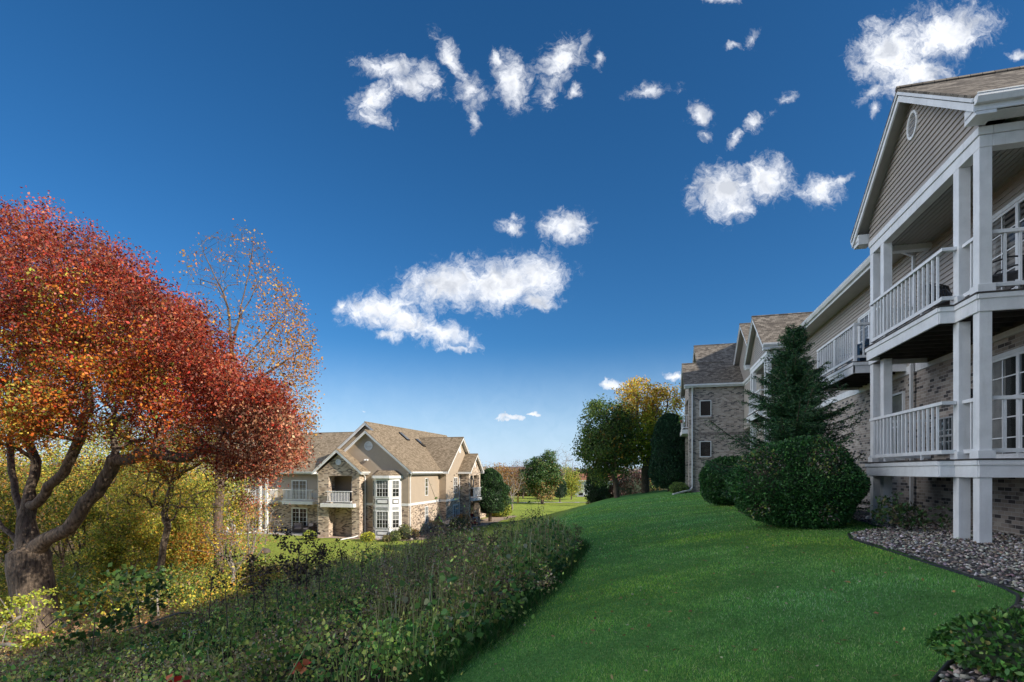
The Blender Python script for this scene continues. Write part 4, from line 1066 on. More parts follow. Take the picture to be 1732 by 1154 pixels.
def decid(name, label, cat, x, y, h, cr, cz, nt_, per, sig, lsz, cols, wts, seed, group=None, r0=.15, lean=(0, 0), bark='bark2', shell=.45, colfn=None, cutlow=None, lump=.16, leafmat='leaf', trunk_h=None, wob=.12, up=.3, zlift=0):
    rng = np.random.default_rng(seed); z0 = hz(x, y) - .1 + zlift
    t = thing(name, label, cat, group, (x, y, z0))
    c = (lean[0], lean[1], cz); T = crown_pts(nt_, c, cr, rng, shell, lump, cutlow)
    th = trunk_h or (cz * .95)
    ch = [(None, 0, [(0, 0, 0), (lean[0] * .2 + rng.normal() * .1, lean[1] * .2 + rng.normal() * .1, th * .35), (lean[0] * .6 + rng.normal() * .15, lean[1] * .6 + rng.normal() * .15, th * .7), (lean[0], lean[1], th)])]
    for k in range(5):
        a = k * 1.26 + rng.uniform(-.3, .3); tt = rng.uniform(.35, .75)
        ch.append((0, tt, [(lean[0] * tt + cr[0] * .35 * math.cos(a), lean[1] * tt + cr[1] * .35 * math.sin(a), th * tt + cr[2] * .28), (lean[0] + cr[0] * .6 * math.cos(a), lean[1] + cr[1] * .6 * math.sin(a), cz + cr[2] * rng.uniform(-.1, .4))]))
    mb, A, rad, par = skeleton(ch, T, rng, step=max(.25, h / 22), wob=wob, r_root=r0, r_tip=max(.006, r0 * .035), seg=8)
    tr = mb.build('trunk', M[bark], t, True)
    if per:
        P = clump_leaves(T, per, sig, rng)
        C = colfn(P, rng) if colfn else pick(len(P), cols, wts, rng)
        lo = leaf_obj('crown', P, rng.uniform(lsz * .7, lsz * 1.3, len(P)), C, M[leafmat], t, rng=rng, up=up)
    return t
# ---- the great red oak
rng = np.random.default_rng(3)
FO = 15.0
def ow(px, py, f=0.0):
    """point of the oak at picture place px,py and depth offset f from its trunk -> world (absolute)"""
    fw = FO + f; X, Y = at(px, fw); return (X, Y, (797 - py) / 900 * fw)
ox, oy = at(62, FO); oz = hz(ox, oy) - .15
oak = thing('oak_tree', 'huge spreading oak with red and orange autumn leaves and a thick forked grey trunk', 'tree', None, (ox, oy, oz))
rel = lambda p: (p[0] - ox, p[1] - oy, p[2] - oz)
chains = [
    (None, 0, [(0, 0, 0), rel(ow(58, 1010)), rel(ow(52, 960)), rel(ow(50, 925))]),
    (0, 1, [rel(ow(47, 880, .1)), rel(ow(50, 830, .3)), rel(ow(62, 780, .4)), rel(ow(40, 720, .6)), rel(ow(55, 640, .5)), rel(ow(30, 540, .8))]),
    (0, .97, [rel(ow(80, 908, -.3)), rel(ow(118, 893, -.5)), rel(ow(147, 850, -.6)), rel(ow(178, 812, -.7)), rel(ow(197, 780, -.7)), rel(ow(192, 735, -.6)), rel(ow(196, 690, -.3)), rel(ow(190, 640, 0)), rel(ow(215, 560, .2))]),
    (2, .50, [rel(ow(222, 776, -1.0)), rel(ow(250, 767, -1.2)), rel(ow(283, 770, -1.3)), rel(ow(318, 771, -1.4)), rel(ow(350, 759, -1.5)), rel(ow(385, 767, -1.4)), rel(ow(412, 782, -1.3)), rel(ow(433, 796, -1.2)), rel(ow(470, 794, -1.1)), rel(ow(505, 776, -1.0)), rel(ow(540, 752, -1.0))]),
    (1, .20, [rel(ow(65, 850, -.2)), rel(ow(85, 822, -.3)), rel(ow(108, 802, -.5)), rel(ow(135, 740, -.8)), rel(ow(150, 660, -1.2)), rel(ow(120, 560, -1.5))]),
    (0, .95, [rel(ow(20, 905, .2)), rel(ow(-8, 880, .5)), rel(ow(-60, 820, 1)), rel(ow(-130, 720, 1.2))]),
    (0, .9, [rel(ow(15, 950, .6)), rel(ow(-15, 935, 1.2)), rel(ow(-70, 900, 1.6))]),
    (0, 1, [rel(ow(30, 850, 1)), rel(ow(18, 760, 2)), rel(ow(25, 660, 3)), rel(ow(80, 540, 3.4))]),
    (2, .72, [rel(ow(240, 690, .5)), rel(ow(275, 630, 1.0)), rel(ow(330, 560, 1.2)), rel(ow(360, 530, 1.4))]),
    (3, .28, [rel(ow(262, 730, -.6)), rel(ow(300, 690, -.2)), rel(ow(360, 650, .1)), rel(ow(410, 620, .4))]),
    (3, .55, [rel(ow(370, 720, -1)), rel(ow(400, 690, -.8)), rel(ow(450, 670, -.5)), rel(ow(490, 655, -.4))]),
    (3, .75, [rel(ow(415, 745, -1.1)), rel(ow(425, 715, -1.0)), rel(ow(465, 700, -.9))]),
]
TOP = np.array([[0, 7.9], [1.4, 7.0], [2.8, 5.9], [4.0, 5.0], [4.9, 4.2], [5.5, 3.4], [6.0, 2.5], [6.6, 2.0], [7.0, 1.35], [7.25, .6]])
BOT = np.array([[0, .2], [1.5, .2], [3, .3], [4, .1], [5, -.1], [5.5, -.5], [6.0, -1.15], [6.4, -.8], [6.9, 0], [7.25, .5]])
T = []
BC = rng.uniform([-6.5, -4.6, -1.2], [7.2, 4.6, 7.6], (330, 3))
while len(T) < 1500:
    bc = BC[rng.integers(330)]; bq = rng.normal(size=3) * .30
    dx = float(np.clip(bc[0] + bq[0], -6.6, 7.2)) if rng.random() < .68 else rng.uniform(-6.5, 7.15); r = abs(dx); dep = rng.uniform(-1, 1) * 4.6 * math.sqrt(max(0.05, 1 - (r / 8.3) ** 2))
    rr = min(7.99, math.hypot(dx, dep * .75)) if dx < 5 else r
    zt = np.interp(rr, TOP[:, 0], TOP[:, 1]); zb = np.interp(r, BOT[:, 0], BOT[:, 1])
    if zt < zb: continue
    dep = (dep if rng.random() < .25 else float(np.clip(bc[1] + bq[1], -4.6, 4.6))) * 1.0
    k = (rng.random() ** .55) if rng.random() < .3 else min(1, max(0, (bc[2] + 1.2) / 8.8 + bq[2] * .12)) ** .6; z = zb + (zt - zb) * k + .18 * math.sin(dx * 3.1) + .14 * math.sin(dx * 5.3 + dep * 2)
    if dx < 4.8 and z < 1.1 and rng.random() < .5: continue
    f = dep
    sc = (FO + f) / FO
    # hold the outline in angle for the near half of the crown
    zz = z * (sc if f < 0 else 1); l = -13.4 * 1 + dx * (sc if f < 0 else 1)
    if f < 0: l = (-13.4 + dx) * sc; zz = z * sc
    else: l = (-13.4 + dx) * (1 + (sc - 1) * min(1, max(0, dx / 4)))
    fw = FO + f; X = -SN * fw + CS * l; Y = CS * fw + SN * l
    hole = math.sin(dx * 1.7 + 1) + math.sin(z * 2.1 + dx * .6) + math.sin(dep * 1.9 + z)
    if hole < -1.15 and (z < 4.5 or hole < -1.7): continue
    T.append((X - ox, Y - oy, zz - oz))
T = np.array(T)
mb, A, rad, par = skeleton(chains, T, rng, step=.42, wob=.16, r_root=.50, r_tip=.008, seg=12, power=.58, limbk=.62)
for k in range(9):      # root flare
    a = k * .7 + .2; mb.tube([(.25 * math.cos(a), .25 * math.sin(a), .75), (.45 * math.cos(a), .45 * math.sin(a), .3), (.78 * math.cos(a), .78 * math.sin(a), -.05)], [.14, .15, .07], 7)
mb.build('trunk', M['bark'], oak, True)
NL = 205; P = clump_leaves(T, NL, .22, rng, .8)
rx = P[:, 0] + ox; ry = P[:, 1] + oy; fwd = -SN * rx + CS * ry; lat = (CS * rx + SN * ry) * FO / np.maximum(fwd, 6) + 13.4; zz = P[:, 2] + oz
dark = np.sin(P[:, 0] * 1.1 + P[:, 2] * .9) + np.sin(P[:, 1] * 1.3 - P[:, 2] * 1.2 + 1)
hgt = np.interp(np.abs(lat), TOP[:, 0], TOP[:, 1])
rel_h = np.clip((zz - .3) / np.maximum(hgt - .3, 1), 0, 1.2)
po = np.clip(1.02 - rel_h * 1.75 - np.clip(lat - 1.5, 0, 9) * .22 + dark * .16, 0, .95)
u = rng.random(len(P)); n = len(P)
cR = pick(n, RED, [4, 4, 3.2, 2, 2.4, 1.5], rng); cO = pick(n, [(.60, .17, .02), (.66, .27, .03), (.36, .30, .04), (.16, .22, .035), (.46, .10, .025)], [4, 2, 1.3, 1.4, 2.4], rng); cB = pick(n, [(.50, .22, .12), (.42, .15, .08), (.40, .07, .04), (.52, .30, .17)], [3, 3, 1, 2], rng)
C = np.where((u < po)[:, None], cO, cR)
low = (lat > 5.0) & (zz < 1.3); C = np.where((low & (rng.random(n) < .8))[:, None], cB, C)
# whole sprays share a tone
g1 = np.repeat(np.clip(1 + rng.normal(size=(len(T), 1)) * .30, .45, 1.6), NL, 0); C = np.clip(C * g1, .004, .9)
patch = np.repeat((rng.random((len(T), 1)) < .10), NL, 0) & ((zz < 4.0) & (lat < 4.6))[:, None]; C = np.where(patch & (rng.random((n, 1)) < .7), pick(n, [(.40, .42, .07), (.62, .45, .07)], [1, 1], rng), C)
leaf_obj('crown', P, rng.uniform(.042, .086, n), C, M['leaf'], oak, rng=rng, aspect=.62, up=.4)

# ---- tall half-bare tree behind the oak
rng = np.random.default_rng(11)
bx0, by0 = at(370, 22.0); bz0 = hz(bx0, by0) - .1
tb = thing('ash_tree', 'tall half bare tree with straight brown trunk and sparse orange leaves behind the red oak', 'tree', None, (bx0, by0, bz0))
def bw(px, py, f=0.0):
    X, Y = at(px, 22 + f); return (X - bx0, Y - by0, (797 - py) / 900 * (22 + f) - bz0)
ch = [(None, 0, [(0, 0, 0), bw(369, 900), bw(371, 820), bw(373, 740), bw(380, 660), bw(395, 580), bw(412, 500), bw(425, 440), bw(430, 395)]),
      (0, .62, [bw(420, 600, .3), bw(455, 560, .5), bw(490, 520, .8)]), (0, .55, [bw(420, 650, -.2), bw(470, 620, -.4), bw(512, 590, -.4)]),
      (0, .52, [bw(430, 700, .4), bw(480, 680, .8), bw(520, 650, 1)]), (0, .7, [bw(385, 520, -.3), bw(365, 470, -.6), bw(345, 430, -.8)]), (0, .78, [bw(440, 470, .3), bw(452, 420, .6)]),
      (0, .45, [bw(345, 700, .6), bw(325, 640, 1.2)])]
T = []
while len(T) < 1500:
    px = rng.uniform(312, 532); py = rng.uniform(378, 735); f = rng.normal() * 1.4
    top = np.interp(px, [315, 345, 385, 430, 455, 485, 512, 532], [425, 395, 385, 378, 415, 490, 500, 600])
    if py < top: continue
    T.append(bw(px, py, f))
T = np.array(T)
mb, *_ = skeleton(ch, T, rng, step=.4, wob=.10, r_root=.185, r_tip=.0045, seg=9, power=.62, limbk=.85, straight=.2)
mb.build('trunk', M['bark2'], tb, True)
pxs = np.array([(CS * (t[0] + bx0) + SN * (t[1] + by0)) / (-SN * (t[0] + bx0) + CS * (t[1] + by0)) * 900 + 866 for t in T]); pys = np.array([797 - (t[2] + bz0) / 22 * 900 for t in T])
wt_ = np.clip((pxs - 400) / 110, 0, 1) * .8 * np.clip((pys - 430) / 120, 0.1, 1) + np.clip((pys - 500) / 200, 0, 1) * .35
Tl = T[rng.random(len(T)) < wt_ + .05]; P = clump_leaves(Tl, 15, .20, rng)
Tl2 = T[rng.random(len(T)) < .35]; P = np.concatenate([P, clump_leaves(Tl2, 2, .2, rng)])
leaf_obj('crown', P, rng.uniform(.06, .12, len(P)), pick(len(P), [(.52, .22, .05), (.60, .32, .05), (.38, .16, .06), (.50, .32, .10)], [4, 3, 2, 1.5], rng), M['leaf'], tb, rng=rng, aspect=.7)

# ---- crooked sapling and thicket
YG = [(.50, .46, .06), (.33, .38, .06), (.74, .56, .08), (.15, .21, .04), (.74, .40, .06), (.46, .31, .13)]
rng = np.random.default_rng(5)
sx, sy = at(268, 19.5); szz = hz(sx, sy) - .1
ct = thing('crooked_tree', 'small crooked tree with wavy forked trunk and yellow green leaves left of the straight trunk', 'tree', None, (sx, sy, szz))
def cw(px, py, f=0.0):
    X, Y = at(px, 19.5 + f); return (X - sx, Y - sy, (797 - py) / 900 * (19.5 + f) - szz)
ch = [(None, 0, [(0, 0, 0), cw(272, 960), cw(278, 915), cw(284, 890), cw(278, 868), cw(285, 840), cw(292, 815), cw(310, 800)]),
      (0, .62, [cw(292, 880), cw(298, 865)]), (0, 1, [cw(335, 785), cw(360, 770)]), (0, .85, [cw(272, 790), cw(262, 760), cw(255, 730)]), (0, .98, [cw(300, 770), cw(305, 735)])]
T = np.array([cw(rng.uniform(195, 385), rng.uniform(705, 860), rng.normal() * 1.0) for _ in range(230)])
mb, *_ = skeleton(ch, T, rng, step=.25, wob=.2, r_root=.12, r_tip=.006, power=.42); mb.build('trunk', M['bark'], ct, True)
P = clump_leaves(T, 40, .22, rng); leaf_obj('crown', P, rng.uniform(.06, .11, len(P)), pick(len(P), YG, [4, 3, 3, 2, .8, .6], rng), M['leaf'], ct, rng=rng)
SAP = [(200, 26, 6.5), (240, 30, 7.5), (140, 22, 6), (165, 30, 8), (110, 26, 7), (320, 27, 5.6), (345, 33, 6.8), (300, 37, 8), (20, 22, 6), (75, 32, 9), (-20, 28, 8), (395, 38, 5.5), (225, 22.5, 4.2), (330, 21.5, 3.0), (180, 19.5, 3.2), (255, 36, 8.5), (10, 36, 10), (120, 38, 10), (200, 42, 10.5), (-60, 22, 7), (365, 44, 7.0), (290, 24, 4)]
for i, (px, fw, h) in enumerate(SAP):
    x, y = at(px, fw); o_ = (i % 4 == 1)
    cols = [YG, [(.64, .32, .05), (.50, .42, .07), (.30, .34, .06), (.60, .22, .05)], YG][i % 3]
    wts = [[4, 3, 3, 2, .8, .6], [3, 3, 2, 1], [2, 4, 2, 4, .3, .5]][i % 3]
    rr = h * .27
    decid('sapling', 'slender thicket tree with small yellow, green and orange leaves behind the big red oak', 'tree', x, y, h, (rr, rr, h * .40), h * .58, 120 if fw > 24 else 140, 34 if fw > 24 else 40, .32 * h / 7, .10 + (fw - 20) * .004, cols, wts, 100 + i, 'slender trees of the thicket behind the oak', r0=.05 + h * .006, shell=.6)
# grey thorny bare saplings
for i, (px, fw, h, lab) in enumerate([(425, 23, 5.2, 'grey branching sapling with sparse russet leaves right of the straight brown trunk'), (392, 19, 3.6, 'low tangle of pale twigs and russet leaves at the foot of the straight brown trunk')]):
    x, y = at(px, fw); decid('bare_sapling', lab, 'tree', x, y, h, (1.6, 1.3, h * .38), h * .58, 190, 9, .2, .08, YG + [(.50, .24, .13)], [2, 1, 2, 1, 2, 2, 5], 300 + i, None, r0=.07, bark='wood', wob=.25, shell=.7)

# thicket floor growth
rng = np.random.default_rng(21)
n = 9000; x = rng.uniform(-34, -9.5, n); y = rng.uniform(5, 29, n); f = -SN * x + CS * y; l = (CS * x + SN * y) / f
nz = np.sin(x * 1.1 + 1.3 * np.sin(y * .8)) + np.sin(y * 1.4 + x * .3)
lim = np.interp(866 + 900 * l, [-100, 360, 380, 470, 640, 700], [33, 33, 24, 22.5, 21.5, 20])
k = (~brushmask(x, y)) & (f > 10.5) & (f < lim) & (nz > -.75 + 1.5 * ((f < 17) & (866 + 900 * l < 320))) & (l < -.19)
x, y, nz, f = x[k], y[k], nz[k], f[k]
T = np.stack([x, y, H(x, y)], 1); hh = np.clip(.55 + nz * .35, .2, 1.4) * np.where(f < 17, .7, 1.0)
P = np.repeat(T, 34, 0); q = rng.random(len(P)); P = P + rng.normal(size=P.shape) * .28; P[:, 2] = np.repeat(T[:, 2], 34) + q * np.repeat(hh * 1.25, 34)
tone = np.repeat(nz, 34) + rng.normal(size=len(P)) * .5
C = pick(len(P), YG, [4, 3.5, 2.5, 3, .8, 1.2], rng); C2 = pick(len(P), [(.10, .17, .04), (.18, .24, .05), (.28, .22, .09)], [3, 3, 2], rng); C = np.where((tone > .9)[:, None], C2, C)
o = leaf_obj('undergrowth', P, rng.uniform(.06, .12, len(P)), C, M['leaf'], None, rng=rng, up=.5); tag(o, 'sunlit yellow green undergrowth on the woodland floor around the oak', 'undergrowth', kind='stuff')
# dead branches on the floor by the oak
for i, (px, py0, px2, f1, f2, lab) in enumerate([(-10, 0, 40, 12.5, 12.2, 'grey fallen limb lying nearest below the oak trunk'), (-20, 0, 38, 13.4, 14.0, 'pale dead branch propped against the left side of the oak trunk')]):
    a = at(px, f1); b_ = at(px2, f2); rgi = np.random.default_rng(50 + i); mbx = MB()
    za, zb_ = hz(*a) + .15, hz(*b_) + (.12 if i == 0 else .65); m_ = ((a[0] + b_[0]) / 2, (a[1] + b_[1]) / 2, (za + zb_) / 2 + .08)
    mbx.tube([(a[0], a[1], za), m_, (b_[0], b_[1], zb_)], [.07, .055, .03], 7)
    for k in range(5): q = rgi.random(); s_ = Vector((a[0], a[1], za)).lerp(Vector((b_[0], b_[1], zb_)), q); mbx.tube([s_, s_ + Vector(rgi.normal(size=3) * .3) + Vector((0, 0, .25))], [.022, .006], 4)
    tag(mbx.build('fallen_branch', M['wood'], None, True), lab, 'branch')
for i in range(7):
    rgi = np.random.default_rng(70 + i); px = rgi.uniform(120, 420); fw = rgi.uniform(13, 19); a = at(px, fw); z = hz(*a); d = rgi.normal(size=2) * 1.0
    tag(MB().tube([(a[0], a[1], z + .05), (a[0] + d[0], a[1] + d[1], z + .6), (a[0] + d[0] * 2, a[1] + d[1] * 2, z + .75)], [.03, .022, .008], 5).build('dead_limb', M['wood'], None, True), 'thin dead limb lying in the sunlit thicket litter', 'branch', 'dead limbs in the thicket litter')

# ---- wild brush on the slope
rng = np.random.default_rng(31)
def brush():
    n = 9500; x = rng.uniform(-16, -1.4, n); y = 1.5 + rng.random(n) ** .9 * 18
    f = -SN * x + CS * y; l = (CS * x + SN * y) / np.maximum(f, .5)
    k = brushmask(x, y) & (f > 3.3) & (l > -1.04)
    x, y, f, l = x[k], y[k], f[k], l[k]
    lumpy = np.sin(x * 3.7 + 1.5 * np.sin(y * 2.1)) + np.sin(y * 4.3 - x * 1.1)
    keep = (rng.random(len(x)) < np.clip(10 / f, .45, 1)) & (rng.random(len(x)) < np.clip(.62 + .42 * lumpy, .06, 1)); x, y, f, l = x[keep], y[keep], f[keep], l[keep]
    px = 866 + 900 * l
    edge = xedge(y) - x
    hh = (np.interp(px, [-60, 250, 420, 560, 700, 960], [.42, .45, .50, .72, .92, 1.0])) * rng.uniform(.55, 1.15, len(x)) * (1 + .22 * np.sin(x * 2.3 + y) + .16 * np.sin(y * 3.1 - x * 1.3)) * np.clip(.35 + edge * .9, .35, 1) * np.interp(f, [3, 6, 9], [.55, .8, 1])
    # plants grow in clumps of their own height and kind
    nc = 900; cxy = np.stack([rng.uniform(-16.5, -1.2, nc), rng.uniform(1, 20, nc)], 1); ch_ = np.clip(rng.normal(.86, .30, nc), .3, 1.55); ck = rng.normal(size=nc) * .55; ctn = rng.normal(size=nc) * .28
    ni = np.zeros(len(x), int); nd = np.zeros(len(x))
    for a_ in range(0, len(x), 500):
        dd_ = np.hypot(x[a_:a_ + 500, None] - cxy[None, :, 0], y[a_:a_ + 500, None] - cxy[None, :, 1]); ni[a_:a_ + 500] = dd_.argmin(1); nd[a_:a_ + 500] = dd_.min(1)
    hh = hh * ch_[ni] * np.clip(1.15 - nd * 1.1, .45, 1.15)
    tall = rng.random(len(x)) < np.where(f > 9, .17, .10); hh = np.where(tall, hh * rng.uniform(1.15, 1.5, len(x)), hh * rng.uniform(.75, 1.05, len(x)))
    kind = np.sin(x * .9 + 1.7 * np.sin(y * .55)) + np.sin(y * 1.1 + x * .5) * .8 + rng.normal(size=len(x)) * .2 + ck[ni]
    z = H(x, y)
    PL = []; CC = []; SZ = []; DD = []; AS = []
    stems = MB(); tone = np.clip(1.5 + .4 * np.sin(x * 1.9 + 2 * np.sin(y * 1.3)) + rng.normal(size=len(x)) * .12 + ctn[ni] * 1.5, .55, 3.0)
    cg = [(.06, .16, .035), (.12, .24, .05), (.22, .31, .07), (.48, .50, .11), (.03, .075, .025), (.46, .33, .12)]
    cb = [(.22, .14, .08), (.34, .24, .13), (.14, .085, .05), (.30, .32, .10), (.38, .30, .18)]
    cy = [(.38, .39, .09), (.26, .33, .07), (.50, .44, .14), (.15, .22, .05)]
    for i in range(len(x)):
        h = hh[i]; tp = 0 if kind[i] < -.35 else (1 if kind[i] < .75 else 2)
        if tp == 0 and edge[i] > .0: h *= .85
        lean = rng.normal(size=2) * .22 * h
        m = int({0: 20, 1: 34, 2: 34}[tp] * np.interp(f[i], [4, 9, 18], [1.25, 1.0, .75]))
        t = rng.random(m) ** (.95 if not tall[i] else 1.3)
        sp = ((.10 if tp == 0 else .08) + .07 * (1 - t)) * (.7 if tall[i] else 1)
        q = np.stack([x[i] + lean[0] * t, y[i] + lean[1] * t, z[i] + h * t], 1) + rng.normal(size=(m, 3)) * sp[:, None]
        PL.append(q); d = rng.normal(size=(m, 3)); d[:, 2] -= .1; DD.append(d)
        if tp == 0: CC.append(pick(m, cg, [3, 4, 3.4, 1.6, 1.4, .6], rng) * tone[i]); SZ.append(rng.uniform(.04, .10, m) * (1 if f[i] > 6 else .75))
        elif tp == 1: CC.append(pick(m, cy + cg[:2] + cb[:1], [3, 3, 2, 2, 2, 2, 1], rng) * tone[i]); SZ.append(rng.uniform(.035, .075, m))
        else: CC.append(pick(m, cb + cy[:2], [3, 2.6, 1.3, 1.8, 1.8, 1.4, 1.4], rng) * tone[i]); SZ.append(rng.uniform(.03, .065, m))
        if rng.random() < .75 and tp:       # fluffy seed head
            k2 = 26; q = np.stack([x[i] + lean[0] + rng.normal(size=k2) * .055, y[i] + lean[1] + rng.normal(size=k2) * .055, z[i] + h * rng.uniform(.86, 1.1, k2)], 1)
            PL.append(q); d = rng.normal(size=(k2, 3)); d[:, 2] += 1; DD.append(d)
            CC.append(pick(k2, [(.32, .22, .14), (.42, .32, .22), (.16, .10, .06), (.54, .48, .38)], [3, 2.4, 2, 1.2 if tp == 2 else .5], rng)); SZ.append(rng.uniform(.018, .042, k2))
        if rng.random() < .05 and 100 < px[i] < 420 and f[i] < 11:      # white asters
            k2 = 22; q = np.stack([x[i] + rng.normal(size=k2) * .12, y[i] + rng.normal(size=k2) * .12, z[i] + h * rng.uniform(.85, 1.12, k2)], 1)
            PL.append(q); DD.append(rng.normal(size=(k2, 3))); CC.append(pick(k2, [(.62, .64, .64)], [1], rng, .1)); SZ.append(rng.uniform(.02, .035, k2))
        if (rng.random() < .7 or tall[i]) and f[i] < 17:
            top = (x[i] + lean[0] * 1.1, y[i] + lean[1] * 1.1, z[i] + h * 1.06)
            stems.tube([(x[i], y[i], z[i] - .02), (x[i] + lean[0] * .4, y[i] + lean[1] * .4, z[i] + h * .55), top], [.007, .005, .003] if tall[i] else [.006, .004, .0018], 3, False)
    P = np.concatenate(PL); C = np.concatenate(CC); S = np.concatenate(SZ); D = np.concatenate(DD)
    o = leaf_obj('wild_brush', P, S, C, M['leaf'], None, rng=rng, dirs=D, aspect=.72, up=.6, lobed='oval')
    tag(o, 'dense wild brush of weeds, vines and seed heads covering the slope beside the lawn', 'brush', kind='stuff')
    o2 = stems.build('brush_stems', mat_plain('dry_stems', (.16, .13, .07), .8, 0, .4, 9)); tag(o2, 'thin dry stems standing through the wild brush', 'stems', kind='stuff')
brush()
# arching grass blades and pale stalks sticking out of the brush
n = 5200; y = 2.5 + rng.random(n) * 16; x = xedge(y) - rng.random(n) ** 1.3 * 9 - .1; k = brushmask(x, y); x, y = x[k], y[k]; n = len(x)
cl = np.sin(x * 1.7 + 1.2 * np.sin(y * .9)) > -.35; x, y = x[cl], y[cl]; n = len(x); f = -SN * x + CS * y
hb = np.interp(866 + 900 * (CS * x + SN * y) / f, [-60, 420, 700, 960], [.35, .45, .8, .85]) * rng.uniform(.55, 1.25, n) * np.interp(f, [3, 6, 9], [.6, .85, 1]) * np.clip((xedge(y) - x) * 1.2 + .4, .4, 1)
a = rng.uniform(0, 6.28, n); ln = rng.uniform(.1, .55, n) * hb; dx_, dy_ = np.cos(a) * ln, np.sin(a) * ln; w = .0022 + .0003 * f
B = np.stack([x, y, H(x, y)], 1); sd = np.stack([-np.sin(a), np.cos(a), a * 0], 1) * w[:, None]
p1_ = B + np.stack([dx_ * .25, dy_ * .25, hb * .62], 1); p2_ = B + np.stack([dx_ * .65, dy_ * .65, hb * .98], 1); p3_ = B + np.stack([dx_ * 1.25, dy_ * 1.25, hb * 1.04 - .10 * ln], 1)
V = np.stack([B - sd, B + sd, p1_ + sd, p1_ - sd, p1_ - sd, p1_ + sd, p2_ + sd * .8, p2_ - sd * .8, p2_ - sd * .8, p2_ + sd * .8, p3_ + sd * .2, p3_ - sd * .2], 1).reshape(-1, 3)
C = np.repeat(pick(n, [(.34, .42, .12), (.50, .44, .22), (.24, .34, .09), (.40, .28, .16), (.60, .56, .36)], [3, 2.4, 3, 1.5, 1], rng), 12, 0)
o = npmesh('tall_grass', V, 4, M['grassb'], None, C); tag(o, 'long arching green and straw coloured grass standing through the wild brush', 'grass', kind='stuff')
# broad pale vine leaves along the near edge
n = 3000; y = 5.2 + rng.random(n) * 11.6; e_ = np.abs(rng.normal(size=n)) * .55 - .05; x = xedge(y) - e_
P = np.stack([x, y, H(x, y) + rng.random(n) * np.clip(e_ * 1.3 + .15, .1, .95)], 1); d = rng.normal(size=(n, 3)); d[:, 0] += .6
cl = (np.sin(P[:, 1] * 2.2) + np.sin(P[:, 0] * 5 + P[:, 2] * 4)) > -.3; P, d = P[cl], d[cl]; n = len(P)
o = leaf_obj('vine_leaves', P, rng.uniform(.05, .115, n), pick(n, [(.12, .27, .06), (.22, .36, .09), (.38, .46, .15), (.07, .17, .05), (.32, .36, .20)], [4, 3, 1.2, 3, 1], rng), M['leaf'], None, rng=rng, dirs=d, aspect=.95, up=1.0, lobed='oval')
tag(o, 'broad pale green vine leaves draped over the lawn side of the brush', 'vines', kind='stuff')
# individual tall weeds: dark seed stalks
def weed(px, fw, ptop, lab, seed, col=((.05, .035, .028), (.08, .055, .04)), nb=9, spread=.5, lsz=.05, per=16, name='dead_weed_stalk', leaves_all=False, r=.011, cat='weed', group=None):
    rg = np.random.default_rng(seed); x, y = at(px, fw); z = hz(x, y); top = (797 - ptop) / 900 * fw - z; h = max(.5, top)
    t = thing(name, lab, cat, group, (x, y, z)); ln = rg.normal(size=2) * .08 * h
    T = []
    for k in range(nb):
        q = rg.uniform(.45, 1) if not leaves_all else rg.uniform(.2, 1); a = rg.uniform(0, 6.28); T.append((ln[0] * q + math.cos(a) * spread * rg.uniform(.3, 1), ln[1] * q + math.sin(a) * spread * rg.uniform(.3, 1), h * q + spread * .3))
    T = np.array(T); T[:, 2] = np.minimum(T[:, 2], h)
    mbw, *_ = skeleton([(None, 0, [(0, 0, -.05), (ln[0] * .5, ln[1] * .5, h * .5), (ln[0], ln[1], h * .92)])], T, rg, step=.14, wob=.15, r_root=r, r_tip=.003, power=.5, seg=5, straight=1.0)
    mbw.build('stem', mat_plain('weed_stem', (.07, .05, .04) if not leaves_all else (.16, .13, .10), .8), t, True)
    P = clump_leaves(T, per, lsz * .9, rg); leaf_obj('foliage', P, rg.uniform(lsz * .6, lsz * 1.3, len(P)), pick(len(P), list(col), [1] * len(col), rg), M['leaf'], t, rng=rg, aspect=.8)  # on dead weeds these quads are seed heads, not leaves
for i, (px, fw, ptop) in enumerate([(430, 10.6, 938), (452, 9.6, 950), (540, 11.2, 930), (560, 12.5, 938), (385, 9.4, 965), (610, 12.8, 925), (650, 14.2, 915), (350, 10.0, 975), (760, 15.5, 895), (800, 15.8, 888), (835, 15.2, 885)]):
    weed(px, fw, ptop, 'dead brown seed stalk poking out of the wild brush', 500 + i, nb=9, spread=.26, lsz=.04, per=13, col=((.09, .06, .045), (.15, .10, .07)), group='dead seed stalks in the wild brush')
weed(497, 9.5, 905, 'tall dead weed with black drooping seed heads spreading against the sunny lawn', 1, nb=26, spread=.55, lsz=.05, per=20, r=.016)
weed(520, 10.2, 925, 'forked dark dead weed just right of the tallest black one', 2, nb=16, spread=.42)
weed(470, 9.0, 960, 'dark dead weed leaning left beside the tallest black one', 3, nb=18, spread=.5)
weed(405, 10.5, 945, 'short black seeded weed below the straight brown tree trunk', 4, nb=12, spread=.4)
weed(905, 15.6, 862, 'tall thin dark seed stalk standing highest at the right end of the brush', 5, nb=12, spread=.3, lsz=.04, per=12)
weed(862, 16.2, 876, 'thin dark seed stalk left of the highest one at the end of the brush', 6, nb=8, spread=.22, lsz=.04, per=10)
weed(940, 15.2, 890, 'dark weed stalk overhanging the lawn at the far right tip of the brush', 7, nb=12, spread=.35, lsz=.05)
weed(590, 13.5, 908, 'small dark seed stalk in front of the front porch of the left building', 8, nb=8, spread=.25)
weed(715, 17, 905, 'purplish brown weed clump on the skyline of the brush', 9, nb=30, spread=.6, lsz=.05, col=((.16, .11, .09), (.22, .16, .13)))
GRN = ((.035, .085, .02), (.06, .12, .03), (.10, .16, .035))
